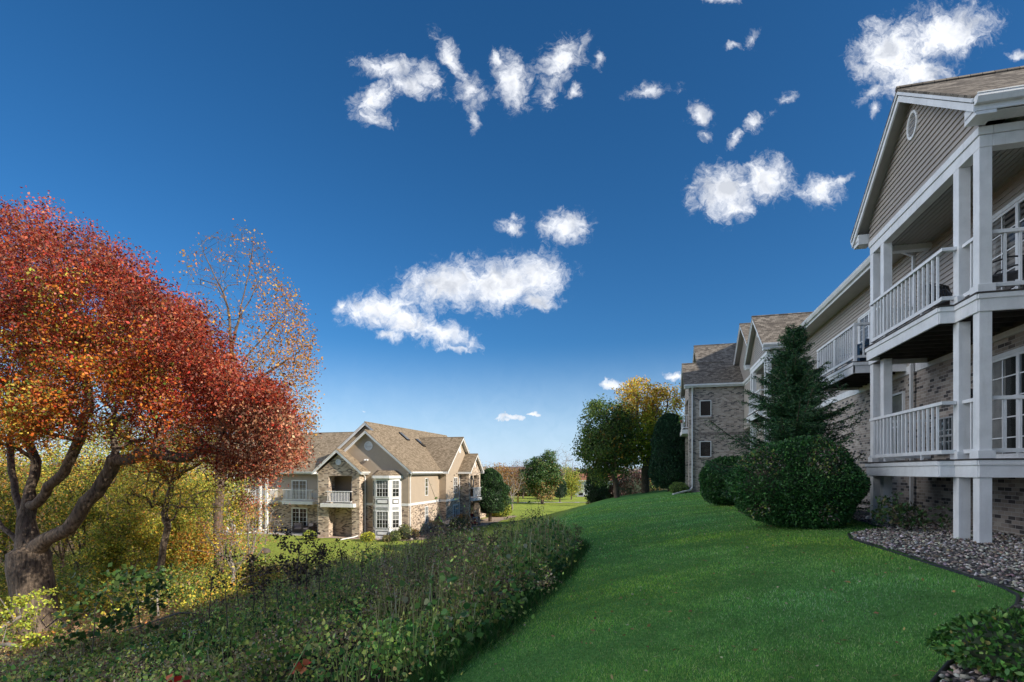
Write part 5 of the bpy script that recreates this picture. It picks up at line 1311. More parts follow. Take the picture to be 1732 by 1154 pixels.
weed(155, 9.8, 985, 'dark green broad leaved sapling standing in shade in front of the oak roots', 12, GRN, 20, .48, .11, 12, 'young_sapling', True, .012, 'sapling')
weed(243, 10.4, 962, 'dark green broad leaved sapling right of its twin in the shade', 13, GRN, 24, .5, .11, 13, 'young_sapling', True, .012, 'sapling')
weed(65, 10.5, 1005, 'glowing yellow green bush in front of the oak trunk base', 14, ((.55, .55, .07), (.40, .46, .07)), 34, .42, .06, 28, 'yellow_bush', True, .012, 'bush')
weed(975, 15.8, 885, 'drooping pale goldenrod plume on the right tip of the brush', 15, ((.34, .28, .14), (.20, .22, .08)), 10, .25, .05, 16, 'goldenrod', True, .008)
for i, (px, fw, lab) in enumerate([(297, 5.1, 'red leaved seedling at the bottom edge in the left part of the brush'), (505, 5.2, 'small red leaved seedling low beside the long green grass stem')]):
    rg = np.random.default_rng(400 + i); x, y = at(px, fw); z = hz(x, y) + (.50 if i == 0 else .42)
    q = np.array([(x, y, z)]) + rg.normal(size=(9, 3)) * .035; tag(leaf_obj('red_seedling', q, rg.uniform(.06, .10, 9), pick(9, [(.50, .05, .03), (.55, .14, .05)], [2, 1], rg), M['leaf'], None, rng=rg, aspect=.9, up=1), lab, 'seedling')
a = at(478, 4.6); b_ = at(570, 5.3)
g = MB(); za = hz(*a); g.tube([(a[0], a[1], (797 - 1165) / 900 * 4.6), (*at(520, 4.9), (797 - 1090) / 900 * 4.9), (*b_, (797 - 1035) / 900 * 5.3)], [.007, .006, .003], 5)
tag(g.build('grass_stem', mat_plain('green_stem', (.20, .32, .08), .6), None, True), 'long straight pale green grass stem crossing the brush at the bottom', 'stem')
tag(MB().tube([(*at(98, 7.6), -1.9 - .2), (*at(78, 7.5), (797 - 1062) / 900 * 7.5), (*at(70, 7.5), (797 - 1050) / 900 * 7.5), (*at(85, 7.5), (797 - 1034) / 900 * 7.5)], [.012, .01, .007, .004], 5).build('bent_stalk', M['bark2'], None, True), 'bare dark bent stalk curling up in front of the oak trunk', 'stalk')

# ---- clipped and garden shrubs by the right building
def clipped(name, lab, x, y, r, h, n, lsz, cols, wts, seed, ry=None, tipcol=None, zoff=0):
    rg = np.random.default_rng(seed); z = hz(x, y); t = thing(name, lab, 'bush', None, (x, y, z)); ry = ry or r
    ph = rg.uniform(0, 6.28, 5)
    u = unit(rg.normal(size=(n, 3)));
    lm = 1 + .05 * np.sin(u[:, 0] * 5 + ph[0]) + .05 * np.sin(u[:, 1] * 6 + ph[1]) + .04 * np.sin(u[:, 2] * 7 + ph[2]) + .025 * np.sin((u[:, 0] - u[:, 1]) * 15 + ph[3])
    ex = np.where(u[:, 2] > 0, 1, 1)
    q = 1 - np.abs(rg.normal(size=n)) * .07 + .015; zc = h * .45
    P = u * (lm * q)[:, None] * np.array([r, ry, 0]) ; P[:, 2] = zc + u[:, 2] * lm * q * np.where(u[:, 2] > 0, h - zc, zc * 1.02)
    k = P[:, 2] > .05; P, u = P[k], u[k]
    C = pick(len(P), cols, wts, rg)
    if tipcol is not None:
        s_ = (np.sin(u[:, 0] * 7 + ph[0]) + np.sin(u[:, 2] * 6 + ph[1]) + u[:, 2]) > 1.0; s_ &= rg.random(len(P)) < .4; C[s_] = pick(int(s_.sum()), tipcol[0], tipcol[1], rg)
    d = u * .8 + rg.normal(size=u.shape) * .7
    leaf_obj('foliage', P, rg.uniform(lsz * .7, lsz * 1.3, len(P)), C, M['leafd'], t, rng=rg, dirs=d, aspect=.62, up=.4, lobed='oval')
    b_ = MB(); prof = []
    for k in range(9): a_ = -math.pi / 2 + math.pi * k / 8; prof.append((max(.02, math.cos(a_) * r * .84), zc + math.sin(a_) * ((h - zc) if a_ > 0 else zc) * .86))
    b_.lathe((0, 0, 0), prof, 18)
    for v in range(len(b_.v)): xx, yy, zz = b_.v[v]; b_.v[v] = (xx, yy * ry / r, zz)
    b_.build('dark_core', mat_plain('bush_inside', (.03, .045, .02), .9, 0, .5, 20), t, True)  # solid dark ellipsoid set inside to block the view through the leaves
    return t
DG = [(.035, .11, .03), (.055, .16, .04), (.10, .24, .055), (.02, .06, .02)]
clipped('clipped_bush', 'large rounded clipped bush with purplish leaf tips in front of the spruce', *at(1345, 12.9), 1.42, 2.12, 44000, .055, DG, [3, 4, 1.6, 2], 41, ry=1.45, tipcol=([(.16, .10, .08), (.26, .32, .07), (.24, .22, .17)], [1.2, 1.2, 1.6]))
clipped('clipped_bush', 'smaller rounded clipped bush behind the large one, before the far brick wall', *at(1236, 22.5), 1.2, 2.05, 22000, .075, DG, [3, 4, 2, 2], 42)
clipped('low_bush', 'low yellow green bush at the corner downspout of the far brick wall', *at(1148, 37.5), .62, .75, 2600, .08, [(.10, .17, .04), (.18, .26, .06)], [1, 1], 43)
clipped('leafy_shrub', 'leafy low green shrub on the stones at the bottom right corner', 2.56, 4.40, .56, .40, 5200, .040, [(.04, .12, .025), (.07, .18, .03), (.14, .26, .05), (.30, .24, .06)], [3, 4, 2, .35], 44, ry=.6)
x, y = 5.02, 12.6
decid('young_shrub', 'open leafy shrub with drooping dark leaves on the stones between the porch posts', 'bush', x, y, .9, (.62, .5, .32), .52, 60, 11, .07, .085, [(.03, .07, .02), (.05, .10, .028), (.10, .09, .04)], [3, 3, 1], 45, r0=.012, cutlow=-.3, leafmat='leafd')

# ---- spruce
def spruce(x, y, h, R, seed, lab):
    rg = np.random.default_rng(seed); z0 = hz(x, y) - .1; t = thing('spruce_tree', lab, 'tree', None, (x, y, z0))
    tr = MB(); tr.tube([(0, 0, 0), (.02, 0, h * .5), (0, .03, h * .85), (.02, .02, h + .05)], [.11, .065, .025, .005], 8)
    A = []; D = []; S = []
    z = .5
    while z < h - .08:
        fr = (h - z) / h; L = R * (min(1, fr * 1.22) ** .95) * rg.uniform(.7, 1.25); nb = 7 if fr > .25 else 5
        for k in range(nb):
            a = rg.uniform(0, 6.28); Lb = L * rg.choice([.5, .75, 1.0, 1.0, 1.3], p=[.2, .3, .2, .2, .1]) * rg.uniform(.85, 1.1) + .1; el = .25 - .50 * fr + rg.normal() * .16 + (.5 if fr < .12 else 0)
            pts = []; rz_ = rg.uniform(-.07, .07)
            for j in range(9):
                s = j / 8; pts.append(np.array([math.cos(a) * Lb * s, math.sin(a) * Lb * s, z + rz_ + Lb * (el * s + .30 * s * s - .02)]))
            tr.tube(pts, [max(.003, .022 * fr + .008 - .02 * j / 8 * fr) for j in range(9)], 4, False)
            for j in range(1, 9):
                nt_ = 8 if Lb > .5 else 4
                for q in range(nt_):
                    s = (j - rg.random()) / 8; b0 = pts[j - 1] + (pts[j] - pts[j - 1]) * rg.random()
                    sd = rg.choice([-1, 1]); ta = a + sd * rg.uniform(.5, 1.1); tl = Lb * .32 * (1.15 - s) * rg.uniform(.5, 1.2) + .07
                    td = np.array([math.cos(ta), math.sin(ta), rg.uniform(-.35, .15)])
                    m = max(3, int(tl / .022)); u = np.linspace(0, 1, m)
                    pp = b0 + td * tl * u[:, None] ; A.append(pp); dd = unit(td + rg.normal(size=(m, 3)) * .55); D.append(dd); S.append(np.full(m, .055))
            m = int(Lb / .016); u = rg.random(m) ** .7; pp = np.array([np.array(pts[0]) * 0 for _ in range(m)]); ii_ = np.clip((u * 8).astype(int), 0, 7); pa = np.array(pts); fr_ = (u * 8 - ii_)[:, None]
            A.append(pa[ii_] * (1 - fr_) + pa[ii_ + 1] * fr_); D.append(unit(np.array([math.cos(a), math.sin(a), .3]) + rg.normal(size=(m, 3)) * .7)); S.append(np.full(m, .06))
        z += rg.uniform(.09, .15) * (.55 + fr * .7)
    m = 160; zt = rg.uniform(h - .8, h, m); A.append(np.stack([zt * 0, zt * 0, zt], 1)); D.append(unit(np.array([0, 0, 1]) + rg.normal(size=(m, 3)) * .7)); S.append(np.full(m, .06))
    P = np.concatenate(A); D = np.concatenate(D); S = np.concatenate(S) * rg.uniform(.7, 1.3, len(P))
    tr.build('trunk', M['bark'], t, True)
    C = pick(len(P), [(.04, .11, .045), (.06, .155, .055), (.02, .065, .03), (.11, .22, .06)], [3, 3, 2, .8], rg)
    V, k = leaf_geo(P, S * 1.15, .30, rng=rg, dirs=D, fold=.02); npmesh('needles', V, k, M['leafd'], t, np.repeat(C, k, 0))
spruce(4.0, 17.3, 5.6, 2.0, 51, 'dark green spruce with drooping boughs between the clipped bush and the balconies')

# ---- trees beyond the crest
MAP = [(.42, .20, .03), (.58, .38, .05), (.30, .30, .04), (.10, .16, .03), (.50, .26, .04)]
def colA(P, rg):
    hgt = P[:, 2]; lat = P[:, 0]; g = pick(len(P), [(.09, .16, .04), (.13, .20, .045), (.20, .25, .05), (.05, .09, .03)], [3, 3, 2, 2], rg); o = pick(len(P), MAP, [3, 1.5, 2, 1, 2], rg)
    pr = np.clip(.10 + (lat + .5) * .16, .03, .75) * np.clip(.4 + np.sin(P[:, 2] * 1.7 + lat) * .5, .15, 1); return np.where((rg.random(len(P)) < pr)[:, None], o, g)
def colB(P, rg):
    f = np.clip((P[:, 2] - 4.8) / 5, 0, 1) + rg.normal(size=len(P)) * .12
    lo = pick(len(P), [(.56, .60, .06), (.38, .48, .06), (.72, .66, .09), (.16, .24, .04)], [3, 3, 2, 1.2], rg); hi = pick(len(P), [(.66, .34, .04), (.76, .48, .05), (.44, .24, .04), (.70, .60, .08)], [2.4, 3, 1, 3], rg)
    return np.where((f > .45)[:, None], hi, lo)
xA, yA = at(1044, 45.5); xB, yB = at(1092, 46.5)
decid('maple_tree', 'broad dark green maple with orange patches and a pointed shoulder, left of the golden one', 'tree', xA, yA, 9, (2.9, 2.8, 3.6), 4.9, 420, 60, .36, .20, None, None, 61, r0=.24, lean=(-.75, .2), colfn=colA, bark='bark2', lump=.13, shell=.42, up=.5)
decid('maple_tree', 'tall golden orange maple with a stout forked trunk on the crest of the lawn', 'tree', xB, yB, 10, (2.75, 2.6, 4.2), 6.2, 400, 46, .34, .20, None, None, 62, r0=.33, lean=(.25, 0), colfn=colB, bark='bark', lump=.12, shell=.42, up=.5)
def cone_green(name, lab, x, y, r, h, n, lsz, cols, wts, seed, base=.2, group=None, fat=.55, trunk=True, matn='leafd', rough=.12, core=True):
    rg = np.random.default_rng(seed); z = hz(x, y); t = thing(name, lab, 'tree', group, (x, y, z)); ph = rg.uniform(0, 6.28, 6)
    v = rg.random(n) ** .8; a = rg.uniform(0, 6.28, n)
    prof = np.sin(np.clip((1 - v), 0, 1) ** fat * math.pi * .5) * (1 - np.clip(.18 - v, 0, 1) * 2.2)
    lm = 1 + rough * (np.sin(a * 3 + v * 9 + ph[0]) + np.sin(a * 5 - v * 13 + ph[1]) * .8 + np.sin(a * 2 + v * 21 + ph[2]) * .6)
    rr = r * prof * lm * (1 - np.abs(rg.normal(size=n)) * .13)
    P = np.stack([np.cos(a) * rr, np.sin(a) * rr, base + (h - base) * v], 1); d = np.stack([np.cos(a) * .6, np.sin(a) * .6, np.full(n, .9)], 1) + rg.normal(size=(n, 3)) * .45
    leaf_obj('crown', P, rg.uniform(lsz * .7, lsz * 1.3, n), pick(n, cols, wts, rg), M[matn], t, rng=rg, dirs=d, aspect=.45)
    tr = MB(); tr.tube([(0, 0, -.2), (0, 0, h * .5), (0, 0, h * .92)], [r * .09 + .04, r * .06, .01], 8)
    for k in range(26):
        vv = rg.uniform(.08, .85); aa = rg.uniform(0, 6.28); rr_ = r * .8 * math.sin((1 - vv) ** fat * math.pi * .5); tr.tube([(0, 0, base + (h - base) * vv * .85), (math.cos(aa) * rr_, math.sin(aa) * rr_, base + (h - base) * vv)], [.05, .012], 4)
    tr.build('trunk', M['bark'], t, True)
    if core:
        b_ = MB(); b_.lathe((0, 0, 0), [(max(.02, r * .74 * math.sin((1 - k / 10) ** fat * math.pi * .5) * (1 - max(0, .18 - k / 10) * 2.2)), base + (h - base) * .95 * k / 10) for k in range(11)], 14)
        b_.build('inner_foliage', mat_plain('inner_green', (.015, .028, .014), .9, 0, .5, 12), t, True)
    return t
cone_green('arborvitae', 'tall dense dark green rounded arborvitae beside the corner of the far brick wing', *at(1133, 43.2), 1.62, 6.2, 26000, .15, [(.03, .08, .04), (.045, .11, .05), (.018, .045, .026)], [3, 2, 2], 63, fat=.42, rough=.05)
decid('bare_tree', 'bare grey branched tree showing between the golden maple and the brick wing', 'tree', *at(1153, 66), 13, (2.6, 2.6, 4), 10.5, 240, 0, .3, .1, None, None, 64, r0=.2, bark='wood', wob=.15, zlift=0)
# purple shrubs and dark evergreens under the maples
for i, (px, fw, r, h, lab, cols) in enumerate([(1010, 52, 1.1, 3.4, 'small dark evergreen under the left edge of the maples', [(.02, .05, .02), (.03, .07, .03)]), (1066, 56, 2.0, 3.2, 'purplish shrub mass between the two maple trunks', [(.07, .035, .035), (.10, .06, .05)]), (1022, 57, 1.7, 2.4, 'low dark purple shrub left of the first maple trunk', [(.05, .03, .03), (.04, .05, .03)]), (1112, 60, 2.4, 4.6, 'pale green and orange shrub seen behind the golden maple trunk', [(.28, .30, .08), (.40, .24, .08), (.12, .18, .05)]), (1080, 66, 2.6, 4.6, 'green bush glimpsed behind the maple trunks', [(.09, .15, .04), (.16, .20, .05)])]):
    cone_green('shrub', lab, *at(px, fw), r, h, 3200, .2, cols, [1] * len(cols), 600 + i, base=0, fat=.4, rough=.12)
# ---- park trees
def colP(P, rg):
    g = pick(len(P), [(.055, .12, .03), (.085, .16, .04), (.03, .06, .02), (.14, .20, .05)], [3, 3, 2, 1.5], rg); o = pick(len(P), [(.45, .25, .12), (.38, .17, .09), (.42, .34, .10)], [2, 1, 2], rg)
    pr = np.clip(.62 - (P[:, 2] - 1.0) * .17 + P[:, 0] * .04, .04, .7); return np.where((rg.random(len(P)) < pr)[:, None], o, g)
decid('pine_tree', 'big bushy green pine with brown lower needles standing alone in the park', 'tree', *at(917, 93), 8.2, (3.5, 3.4, 3.8), 4.7, 520, 80, .30, .24, None, None, 65, r0=.3, colfn=colP, lump=.14, shell=.4, leafmat='leafd', up=.1, cutlow=-3.7)
decid('bare_tree', 'small pale trunked park tree with few orange leaves left of the pine', 'tree', *at(866, 78), 6.3, (2.3, 2.2, 2.5), 4.2, 300, 2, .25, .13, [(.40, .20, .06), (.30, .14, .07)], [1, 1], 66, r0=.14, bark='wood', wob=.1, trunk_h=3.5)
decid('bare_tree', 'bare reddish twigged tree between the pale trunked tree and the pine', 'tree', *at(885, 112), 7.5, (3.2, 3, 3), 4.6, 320, 10, .4, .2, [(.22, .11, .09), (.30, .15, .09)], [1, 1], 67, r0=.16)
decid('autumn_tree', 'yellow green park tree with orange patch right of the pine', 'tree', *at(966, 106), 6.2, (2.1, 2.1, 3.2), 3.6, 170, 34, .36, .24, [(.36, .40, .07), (.24, .30, .06), (.58, .42, .07)], [3, 3, 1.6], 68, r0=.13)
decid('autumn_tree', 'orange brown tree at the left side of the park behind the left building', 'tree', *at(848, 112), 8.0, (4.2, 3.8, 3.6), 4.2, 260, 22, .5, .28, [(.40, .20, .06), (.30, .15, .07), (.42, .30, .08)], [3, 2, 2], 69, r0=.2)
decid('bare_tree', 'bare wispy tree rising between pine and yellow green tree', 'tree', *at(953, 125), 11, (3.8, 3.4, 4), 7.5, 260, 1, .3, .2, [(.30, .18, .10)], [1], 70, r0=.2, bark='wood')
cone_green('small_pine', 'small dark pine half hidden right behind the big park pine', *at(947, 99), 1.3, 4.6, 2600, .24, [(.02, .05, .025), (.03, .07, .03)], [1, 1], 71, base=.8, fat=.6)
cone_green('young_tree', 'thin young tree with greenish foliage below the left maple', *at(1007, 86), .9, 4.2, 700, .22, [(.06, .12, .05), (.10, .16, .06)], [1, 1], 72, base=1.4, fat=.5, core=False)
for i, (px, fw, r, h, cols, lab) in enumerate([(893, 125, 6, 4.2, [(.20, .22, .05), (.30, .20, .07)], 'olive bush row behind the pine, left part'), (925, 130, 5, 3.6, [(.34, .30, .07), (.14, .17, .05)], 'yellowish bush row behind the pine, right part'), (942, 122, 3, 2.6, [(.42, .38, .08), (.30, .32, .08)], 'low pale yellow hedge clump beside the yellow green tree'), (868, 135, 7, 5, [(.28, .16, .09), (.20, .14, .08)], 'brown bush bank behind the pale trunked tree')]):
    cone_green('hedge_bush', lab, *at(px, fw), r, h, 2200, .45, cols, [1, 1], 640 + i, base=0, fat=.35, rough=.12)
# tree and bush at the end of the left building
cone_green('juniper_tree', 'dense green juniper with leaning trunk at the far end of the left building', *at(829, 60), 2.15, 5.9, 15000, .19, [(.045, .10, .035), (.075, .15, .045), (.025, .055, .025)], [3, 2.4, 2], 73, base=1.0, fat=.55, rough=.13)
clipped('yellow_bush', 'round yellow green bush in front of the juniper', *at(846, 67), 1.5, 1.9, 4200, .15, [(.36, .40, .06), (.24, .30, .05), (.50, .48, .08)], [3, 2, 1], 74)
# shrubs round the left building
for i, (px, fw, r, h, cols, lab) in enumerate([
    (524, 44.5, .55, .75, [(.20, .26, .04), (.34, .36, .05)], 'small twin topped yellow green bush left of the front brick porch'),
    (622, 43.6, .55, .72, [(.50, .46, .05), (.36, .38, .05)], 'bright yellow rounded bush right of the front brick porch'),
    (668, 43.8, .45, .8, [(.16, .20, .05), (.22, .24, .09)], 'little green shrub at the foot of the white bay window'),
    (684, 44.4, .6, 1.3, [(.22, .17, .08), (.16, .18, .05)], 'twiggy brownish shrub at the corner right of the bay window'),
    (654, 43.4, .3, .5, [(.28, .20, .10), (.2, .2, .08)], 'tiny plant below the middle of the bay window'),
    (775, 51.5, .95, 1.2, [(.14, .19, .04), (.22, .20, .06)], 'dark olive bush beside the second brick porch'),
    (783, 52.5, .75, 1.5, [(.46, .20, .05), (.38, .24, .07)], 'orange brown shrub against the second brick porch'),
    (700, 46.0, .4, .7, [(.26, .15, .07), (.18, .16, .06)], 'small rusty shrub behind the hammock legs')]):
    rg = 700 + i; x, y = at(px, fw)
    clipped('garden_shrub', lab, x, y, r, h, 1100, .10, cols, [1, 1], rg)
# far woods on the horizon, as one mass
rng = np.random.default_rng(81)
n = 9000; f = 260 + rng.random(n) ** 1.2 * 520; l = rng.uniform(-1.15, .5, n) * f; x = -SN * f + CS * l; y = CS * f + SN * l
nzz = np.sin(x * .021) + np.sin(y * .017 + x * .01)
k = nzz > -.6; x, y, f = x[k], y[k], f[k]; z = H(x, y)
hh = 3.2 + 3.5 * rng.random(len(x)) + f * .004
P = np.repeat(np.stack([x, y, z], 1), 9, 0) + rng.normal(size=(len(x) * 9, 3)) * 2.2; P[:, 2] = np.repeat(z, 9) + rng.random(len(P)) * np.repeat(hh, 9) * .8
far = np.repeat(f, 9)
C = pick(len(P), [(.13, .085, .075), (.19, .12, .08), (.09, .10, .055), (.24, .15, .07), (.10, .075, .08)], [4, 3, 3, 1.6, 3], rng)
o = leaf_obj('far_woods', P, rng.uniform(1.3, 2.6, len(P)), C, M['leaf'], None, rng=rng, aspect=.9); tag(o, 'distant brown and purple autumn woods along the horizon', 'woods', kind='stuff')

# ------------------------------------------------------------------ distant buildings
def small_house(px, fw, w, d, h, mw, mr, lab, cat, rot=True, pitch=.5):
    x, y = at(px, fw); z = hz(x, y); t = thing('house' if cat == 'house' else 'storage_building', lab, cat, None)
    b_ = MB(); b_.box(x, x + w, y, y + d, z - .3, z + h); b_.prism([(x, y + .1, z + h), (x, y + d - .1, z + h), (x, y + d / 2, z + h + pitch * d / 2)], (w, 0, 0)); b_.build('wall', mw, t)
    gable_roof(t, 'x', y + d / 2, d / 2 + .4, z + h + .0, pitch, x - .4, x + w + .4, mr, M['white'], M['white'], rakes=(0,), ov=.4, gut=False)
    return t, x, y, z
t, x, y, z = small_house(973, 128, 11, 8, 3.6, M['whitehouse'], M['redroof'], 'pale blue grey building with rusty roof seen between park trees', 'building', pitch=.35)
window(t, 'y', y, -1, x + 3.0, x + 3.9, z + 1.2, z + 2.3, 1, 2, back=None, grid=False); window(t, 'y', y, -1, x + 7.0, x + 9.2, z + .1, z + 2.6, 1, 2, back=None, grid=False)
m = MB(); px_, py_ = at(981, 122); mz = hz(px_, py_); m.box(px_ - .5, px_ + .9, py_, py_ + .9, mz, mz + 1.0); o = m.build('utility_box', M['whitehouse']); tag(o, 'white boxy utility cabinet on the lane before the pale building', 'cabinet')
m2 = MB(); m2.box(px_ - .3, px_ + .7, py_ - .02, py_ - .002, mz + .15, mz + .8); m2.build('door', M['dark'], o)
small_house(833, 290, 16, 12, 5, mat_plain('far_cladding', (.30, .22, .19), .8), mat_plain('far_roof', (.13, .10, .10), .9), 'brown roofed house far behind the end of the left building', 'house')
small_house(878, 420, 20, 12, 5, mat_plain('far_wall', (.34, .32, .32), .8), mat_plain('far_roof2', (.2, .17, .17), .9), 'tiny grey house on the distant wooded ridge', 'house')
x, y = at(876, 96); z = hz(x, y); m = MB().box(x - .13, x + .13, y - .13, y + .13, z - .1, z + 1.35); m.lathe((x, y, z + 1.35), [(.19, 0), (.0, .14)], 4); tag(m.build('trail_post', mat_plain('yellow_post', (.50, .30, .05), .7)), 'short yellow brown post beside the park path', 'post')

# ------------------------------------------------------------------ small things
def chair(name, lab, x, y, z, rz, mat, kind='arm', group=None):
    t = thing(name, lab, 'chair', group, (x, y, z)); t.rotation_euler = (0, 0, rz)
    s = MB()
    if kind == 'arm':       # woven metal chair facing +x
        s.prism([(-.24, -.25, .42), (.25, -.25, .44), (.25, .25, .44), (-.24, .25, .42)], (0, 0, .03)); s.build('seat', mat, t)
        b_ = MB()
        for i in range(7):
            yy0, yy1 = -.24 + i * .08 - .028, -.24 + i * .08 + .028; b_.hexa([(-.25, yy0, .45), (-.22, yy0, .45), (-.22, yy1, .45), (-.25, yy1, .45), (-.38, yy0, .92), (-.35, yy0, .92), (-.35, yy1, .92), (-.38, yy1, .92)])
        b_.tube([(-.24, -.28, .42), (-.33, -.28, .75), (-.38, -.24, .93), (-.38, 0, .97), (-.38, .24, .93), (-.33, .28, .75), (-.24, .28, .42)], .016, 6); b_.build('backrest', mat, t, True)
        for sg in (-1, 1):
            MB().tube([(-.30, sg * .28, .66), (-.1, sg * .30, .70), (.15, sg * .30, .66), (.24, sg * .29, .55), (.22, sg * .27, .43)], .015, 6).build('armrest', mat, t, True)
            MB().tube([(.22, sg * .26, .43), (.26, sg * .27, .2), (.24, sg * .28, 0)], .015, 6).build('leg', mat, t, True)
            MB().tube([(-.22, sg * .26, .43), (-.28, sg * .27, .2), (-.32, sg * .28, 0)], .015, 6).build('leg', mat, t, True)
    else:                   # plastic lounge chair, slanted
        s.hexa([(-.3, -.26, .30), (.3, -.26, .40), (.3, .26, .40), (-.3, .26, .30), (-.3, -.26, .33), (.3, -.26, .43), (.3, .26, .43), (-.3, .26, .33)]); s.build('seat', mat, t)
        b_ = MB()
        for i in range(5): yy0, yy1 = -.25 + i * .104, -.25 + i * .104 + .085; b_.hexa([(-.34, yy0, .30), (-.31, yy0, .31), (-.31, yy1, .31), (-.34, yy1, .30), (-.66, yy0, .95), (-.63, yy0, .96), (-.63, yy1, .96), (-.66, yy1, .95)])
        b_.build('backrest', mat, t)
        for sg in (-1, 1):
            MB().box(-.45, .34, sg * .32 - .05, sg * .32 + .05, .55, .58).build('armrest', mat, t)
            MB().box(.24, .32, sg * .32 - .03, sg * .32 + .03, 0, .55).build('leg', mat, t); MB().hexa([(-.5, sg * .3 - .03, 0), (-.42, sg * .3 - .03, 0), (-.42, sg * .3 + .03, 0), (-.5, sg * .3 + .03, 0), (-.34, sg * .3 - .03, .55), (-.26, sg * .3 - .03, .55), (-.26, sg * .3 + .03, .55), (-.34, sg * .3 + .03, .55)]).build('leg', mat, t)
    return t
chair('patio_chair', 'dark metal armchair with curved arms on the nearest upper balcony', 6.05, 11.42, 3.013, 2.5, M['dark'])
chair('patio_chair', 'dark metal armchair seen low through the railing beside the upper balcony post', 5.95, 12.9, 3.013, -1.2, M['dark'])
chair('lounge_chair', 'blue plastic lounge chair at the near end of the middle balcony', 5.95, 17.35, 3.013, 2.9, M['blue'], 'lounge')
chair('lounge_chair', 'blue plastic lounge chair at the far end of the middle balcony by the spruce', 5.95, 18.75, 3.013, 2.2, M['blue'], 'lounge')
chair('lounge_chair', 'dark blue chair on the front brick porch balcony of the left building', -26.5, 41.4, -2.77, -1.57, M['blue'], 'lounge')
t = thing('side_table', 'small white side table behind the blue lounge chairs', 'table', None, (6.25, 18.05, 3.013)); MB().lathe((0, 0, .0), [(0, .50), (.27, .50), (.27, .535), (0, .54)], 20).build('table_top', M['white'], t)
for k in range(3): a = k * 2.1; MB().tube([(.05 * math.cos(a), .05 * math.sin(a), .5), (.22 * math.cos(a), .22 * math.sin(a), 0)], .014, 6).build('leg', M['white'], t, True)
# blue and white throws over the porch railing
m = MB()
for i in range(14):
    x0 = -27.0 + i * .13; m.face([(x0, 40.43 + .03 * (i % 2), -2.66), (x0 + .13, 40.43 + .03 * ((i + 1) % 2), -2.66), (x0 + .13, 40.41 + .03 * ((i + 1) % 2), -1.85), (x0, 40.41 + .03 * (i % 2), -1.85)])
bm_, nt, b = newmat('blue_print'); b.inputs['Roughness'].default_value = .9
nt.links.new(ramp(nt, noise_tex(nt, 7, 3), [(.45, (.03, .05, .17)), (.52, (.35, .36, .42)), (.56, (.04, .06, .16))]), b.inputs['Base Color'])
tag(m.build('privacy_screen', bm_), 'blue patterned cloth hung behind the front brick porch railing', 'cloth')
# patio sofa
def sofa(x, y, z, rz, lab):
    t = thing('patio_armchair', lab, 'armchair', None, (x, y, z)); t.rotation_euler = (0, 0, rz)
    MB().box(-.42, .42, -.40, .42, .04, .34).build('seat_base', M['wicker'], t, bevel=.03); MB().box(-.42, .42, .28, .42, .34, .88).build('backrest', M['wicker'], t, bevel=.04)
    for sg in (-1, 1): MB().box(sg * .40 - .08, sg * .40 + .08, -.42, .30, .10, .62).build('armrest', M['wicker'], t, bevel=.03)
    MB().box(-.31, .31, -.40, .27, .345, .47).build('cushion', M['cushion'], t, bevel=.04); MB().hexa([(-.31, .14, .47), (.31, .14, .47), (.31, .27, .47), (-.31, .27, .47), (-.31, .17, .86), (.31, .17, .86), (.31, .275, .86), (-.31, .275, .86)]).build('back_cushion', M['cushion'], t, bevel=.03)
sofa(-31.9, 42.6, -5.70, .6, 'wicker patio armchair with pinkish cushions by the lower sliding door of the left building')
sofa(-30.8, 42.75, -5.70, -.3, 'second wicker patio armchair in the shade right of the lighter one')
t = thing('patio_table', 'low dark patio table left of the wicker armchairs', 'table', None, (-34.0, 42.6, -5.7)); MB().box(-.6, .6, -.35, .35, .40, .45).build('table_top', M['dark'], t)
for sx_ in (-.52, .52):
    for sy_ in (-.28, .28): MB().box(sx_ - .03, sx_ + .03, sy_ - .03, sy_ + .03, 0, .4).build('leg', M['dark'], t)
# hammock on a stand
hx, hy = -19.05, 45.6; hzz = -5.72
t = thing('hammock', 'beige canvas hammock sagging on a dark stand beside the brick side wall', 'hammock', None, (hx, hy, hzz))
m = MB(); nn = 14; Wd = 1.0
prev = None
for i in range(nn + 1):
    s = i / nn; yy = -1.45 + 2.9 * s; zz = .62 + 1.0 * (2 * s - 1) ** 2 * .45 + (.25 * (1 - s)); w2 = Wd * (.35 + .65 * math.sin(math.pi * min(1, max(0, .12 + .76 * s)))) / 1.3
    cu = [(-w2, yy, zz + .10), (0, yy, zz - .05), (w2, yy, zz + .10)]
    if prev:
        for k in range(2): m.face([prev[k], prev[k + 1], cu[k + 1], cu[k]])
    prev = cu
m.build('cloth', M['canvas'], t, True)
MB().tube([(0, -1.9, 1.25), (0, -1.55, .55), (0, -1.2, .06), (0, 1.2, .06), (0, 1.55, .5), (0, 1.9, 1.05)], .035, 8).build('stand', M['dark'], t, True)
for sg in (-1, 1):
    MB().tube([(-.55, sg * 1.15, .04), (.55, sg * 1.15, .04)], .03, 6).build('foot', M['dark'], t); MB().tube([(0, sg * 1.9, 1.15), (0, sg * 1.45, 1.1)], .012, 5).build('rope', M['canvas'], t)
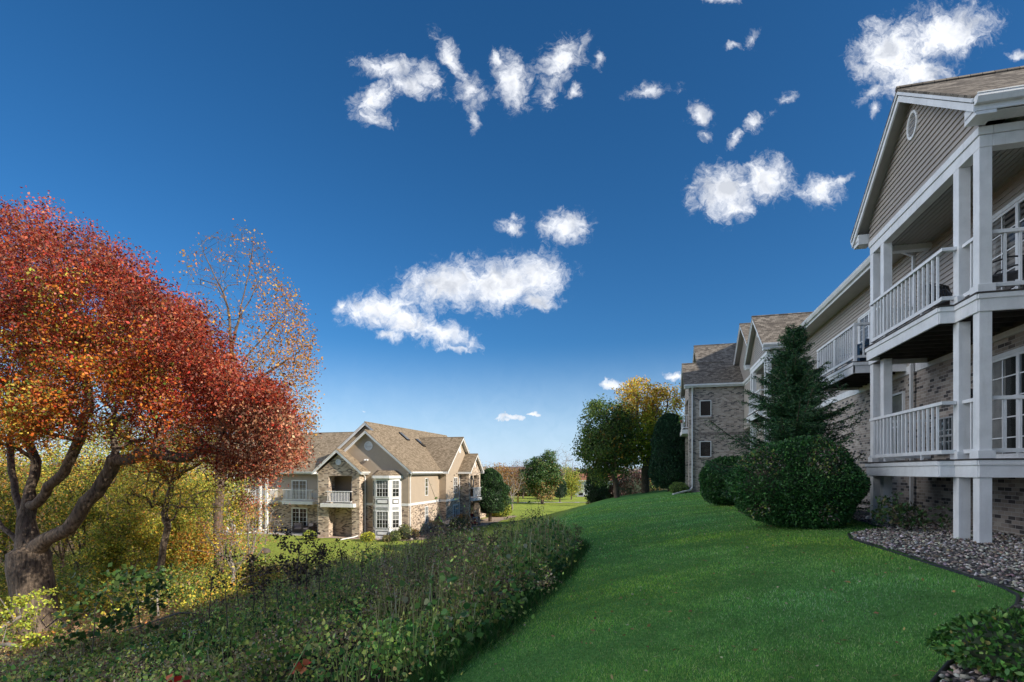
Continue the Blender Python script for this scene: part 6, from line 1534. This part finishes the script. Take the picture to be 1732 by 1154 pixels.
# toys on the second porch floor
t = thing('toy_car', 'small red and white toy car under the second brick porch', 'toy', None, (-18.15, 53.0, -5.72))
MB().box(-.3, .3, -.25, .25, .12, .42).build('body', M['red'], t, bevel=.06); MB().tube([(-.25, -.2, .42), (-.2, -.2, .85), (.2, -.2, .85), (.25, -.2, .42)], .03, 6).build('roof_frame', M['white'], t, True); MB().tube([(-.25, .2, .42), (-.2, .2, .85), (.2, .2, .85), (.25, .2, .42)], .03, 6).build('roof_frame', M['white'], t, True)
for sx_ in (-.2, .2):
    for sy_ in (-.27, .27): MB().lathe((sx_, sy_, .12), [(0, -.03), (.12, -.03), (.12, .03), (0, .03)], 14, 'y').build('wheel', M['black'], t)
t = thing('toy_slide', 'red plastic toy slide under the second brick porch', 'toy', None, (-18.7, 53.9, -5.72))
MB().hexa([(-.2, -.25, 1.15), (.2, -.25, 1.15), (.2, .9, .15), (-.2, .9, .15), (-.2, -.25, 1.2), (.2, -.25, 1.2), (.2, .9, .2), (-.2, .9, .2)]).build('chute', M['red'], t)
for sg in (-1, 1): MB().beam((sg * .22, -.25, 1.22), (sg * .22, .9, .22), .04, .16).build('side_rail', M['red'], t); MB().beam((sg * .2, -.25, 1.15), (sg * .24, -.6, 0), .05, .05).build('leg', M['blue'], t)
for k in range(3): MB().box(-.2, .2, -.36 - k * .09, -.32 - k * .09, .85 - k * .28, .89 - k * .28).build('step', M['blue'], t)
# feeder on the lawn
fx, fy = at(449, 33.5); fz = hz(fx, fy)
t = thing('bird_feeder', 'small grey domed feeder on a thin post standing in the sunny lawn', 'feeder', None, (fx, fy, fz))
MB().tube([(0, 0, -.1), (0, 0, .55)], .025, 6).build('post', M['wood'], t); MB().lathe((0, 0, .5), [(0, 0), (.14, .05), (.16, .16), (.0, .17)], 10).build('tray', M['metal'], t, True); MB().lathe((0, 0, .62), [(.30, 0), (.31, .05), (.24, .2), (.10, .27), (0, .28)], 14).build('dome', M['wicker'], t, True)
# lower-left path lamp / planter on far wing balcony
t = thing('hanging_plant', 'green trailing plant on the balcony rail of the far brick wing', 'plant', None, (2.02, YW + 1.6, 3.0)); MB().lathe((0, 0, .55), [(.0, 0), (.11, .0), (.15, .2), (.13, .2), (0, .17)], 12).build('pot', M['redroof'], t, True)
rg = np.random.default_rng(91); P = rg.normal(size=(160, 3)) * .14 + np.array([0, 0, .85]); P[:, 2] -= np.abs(P[:, 0]) * .8; leaf_obj('foliage', P, .11, pick(160, [(.10, .22, .05), (.16, .28, .06)], [1, 1], rg), M['leaf'], t, rng=rg)
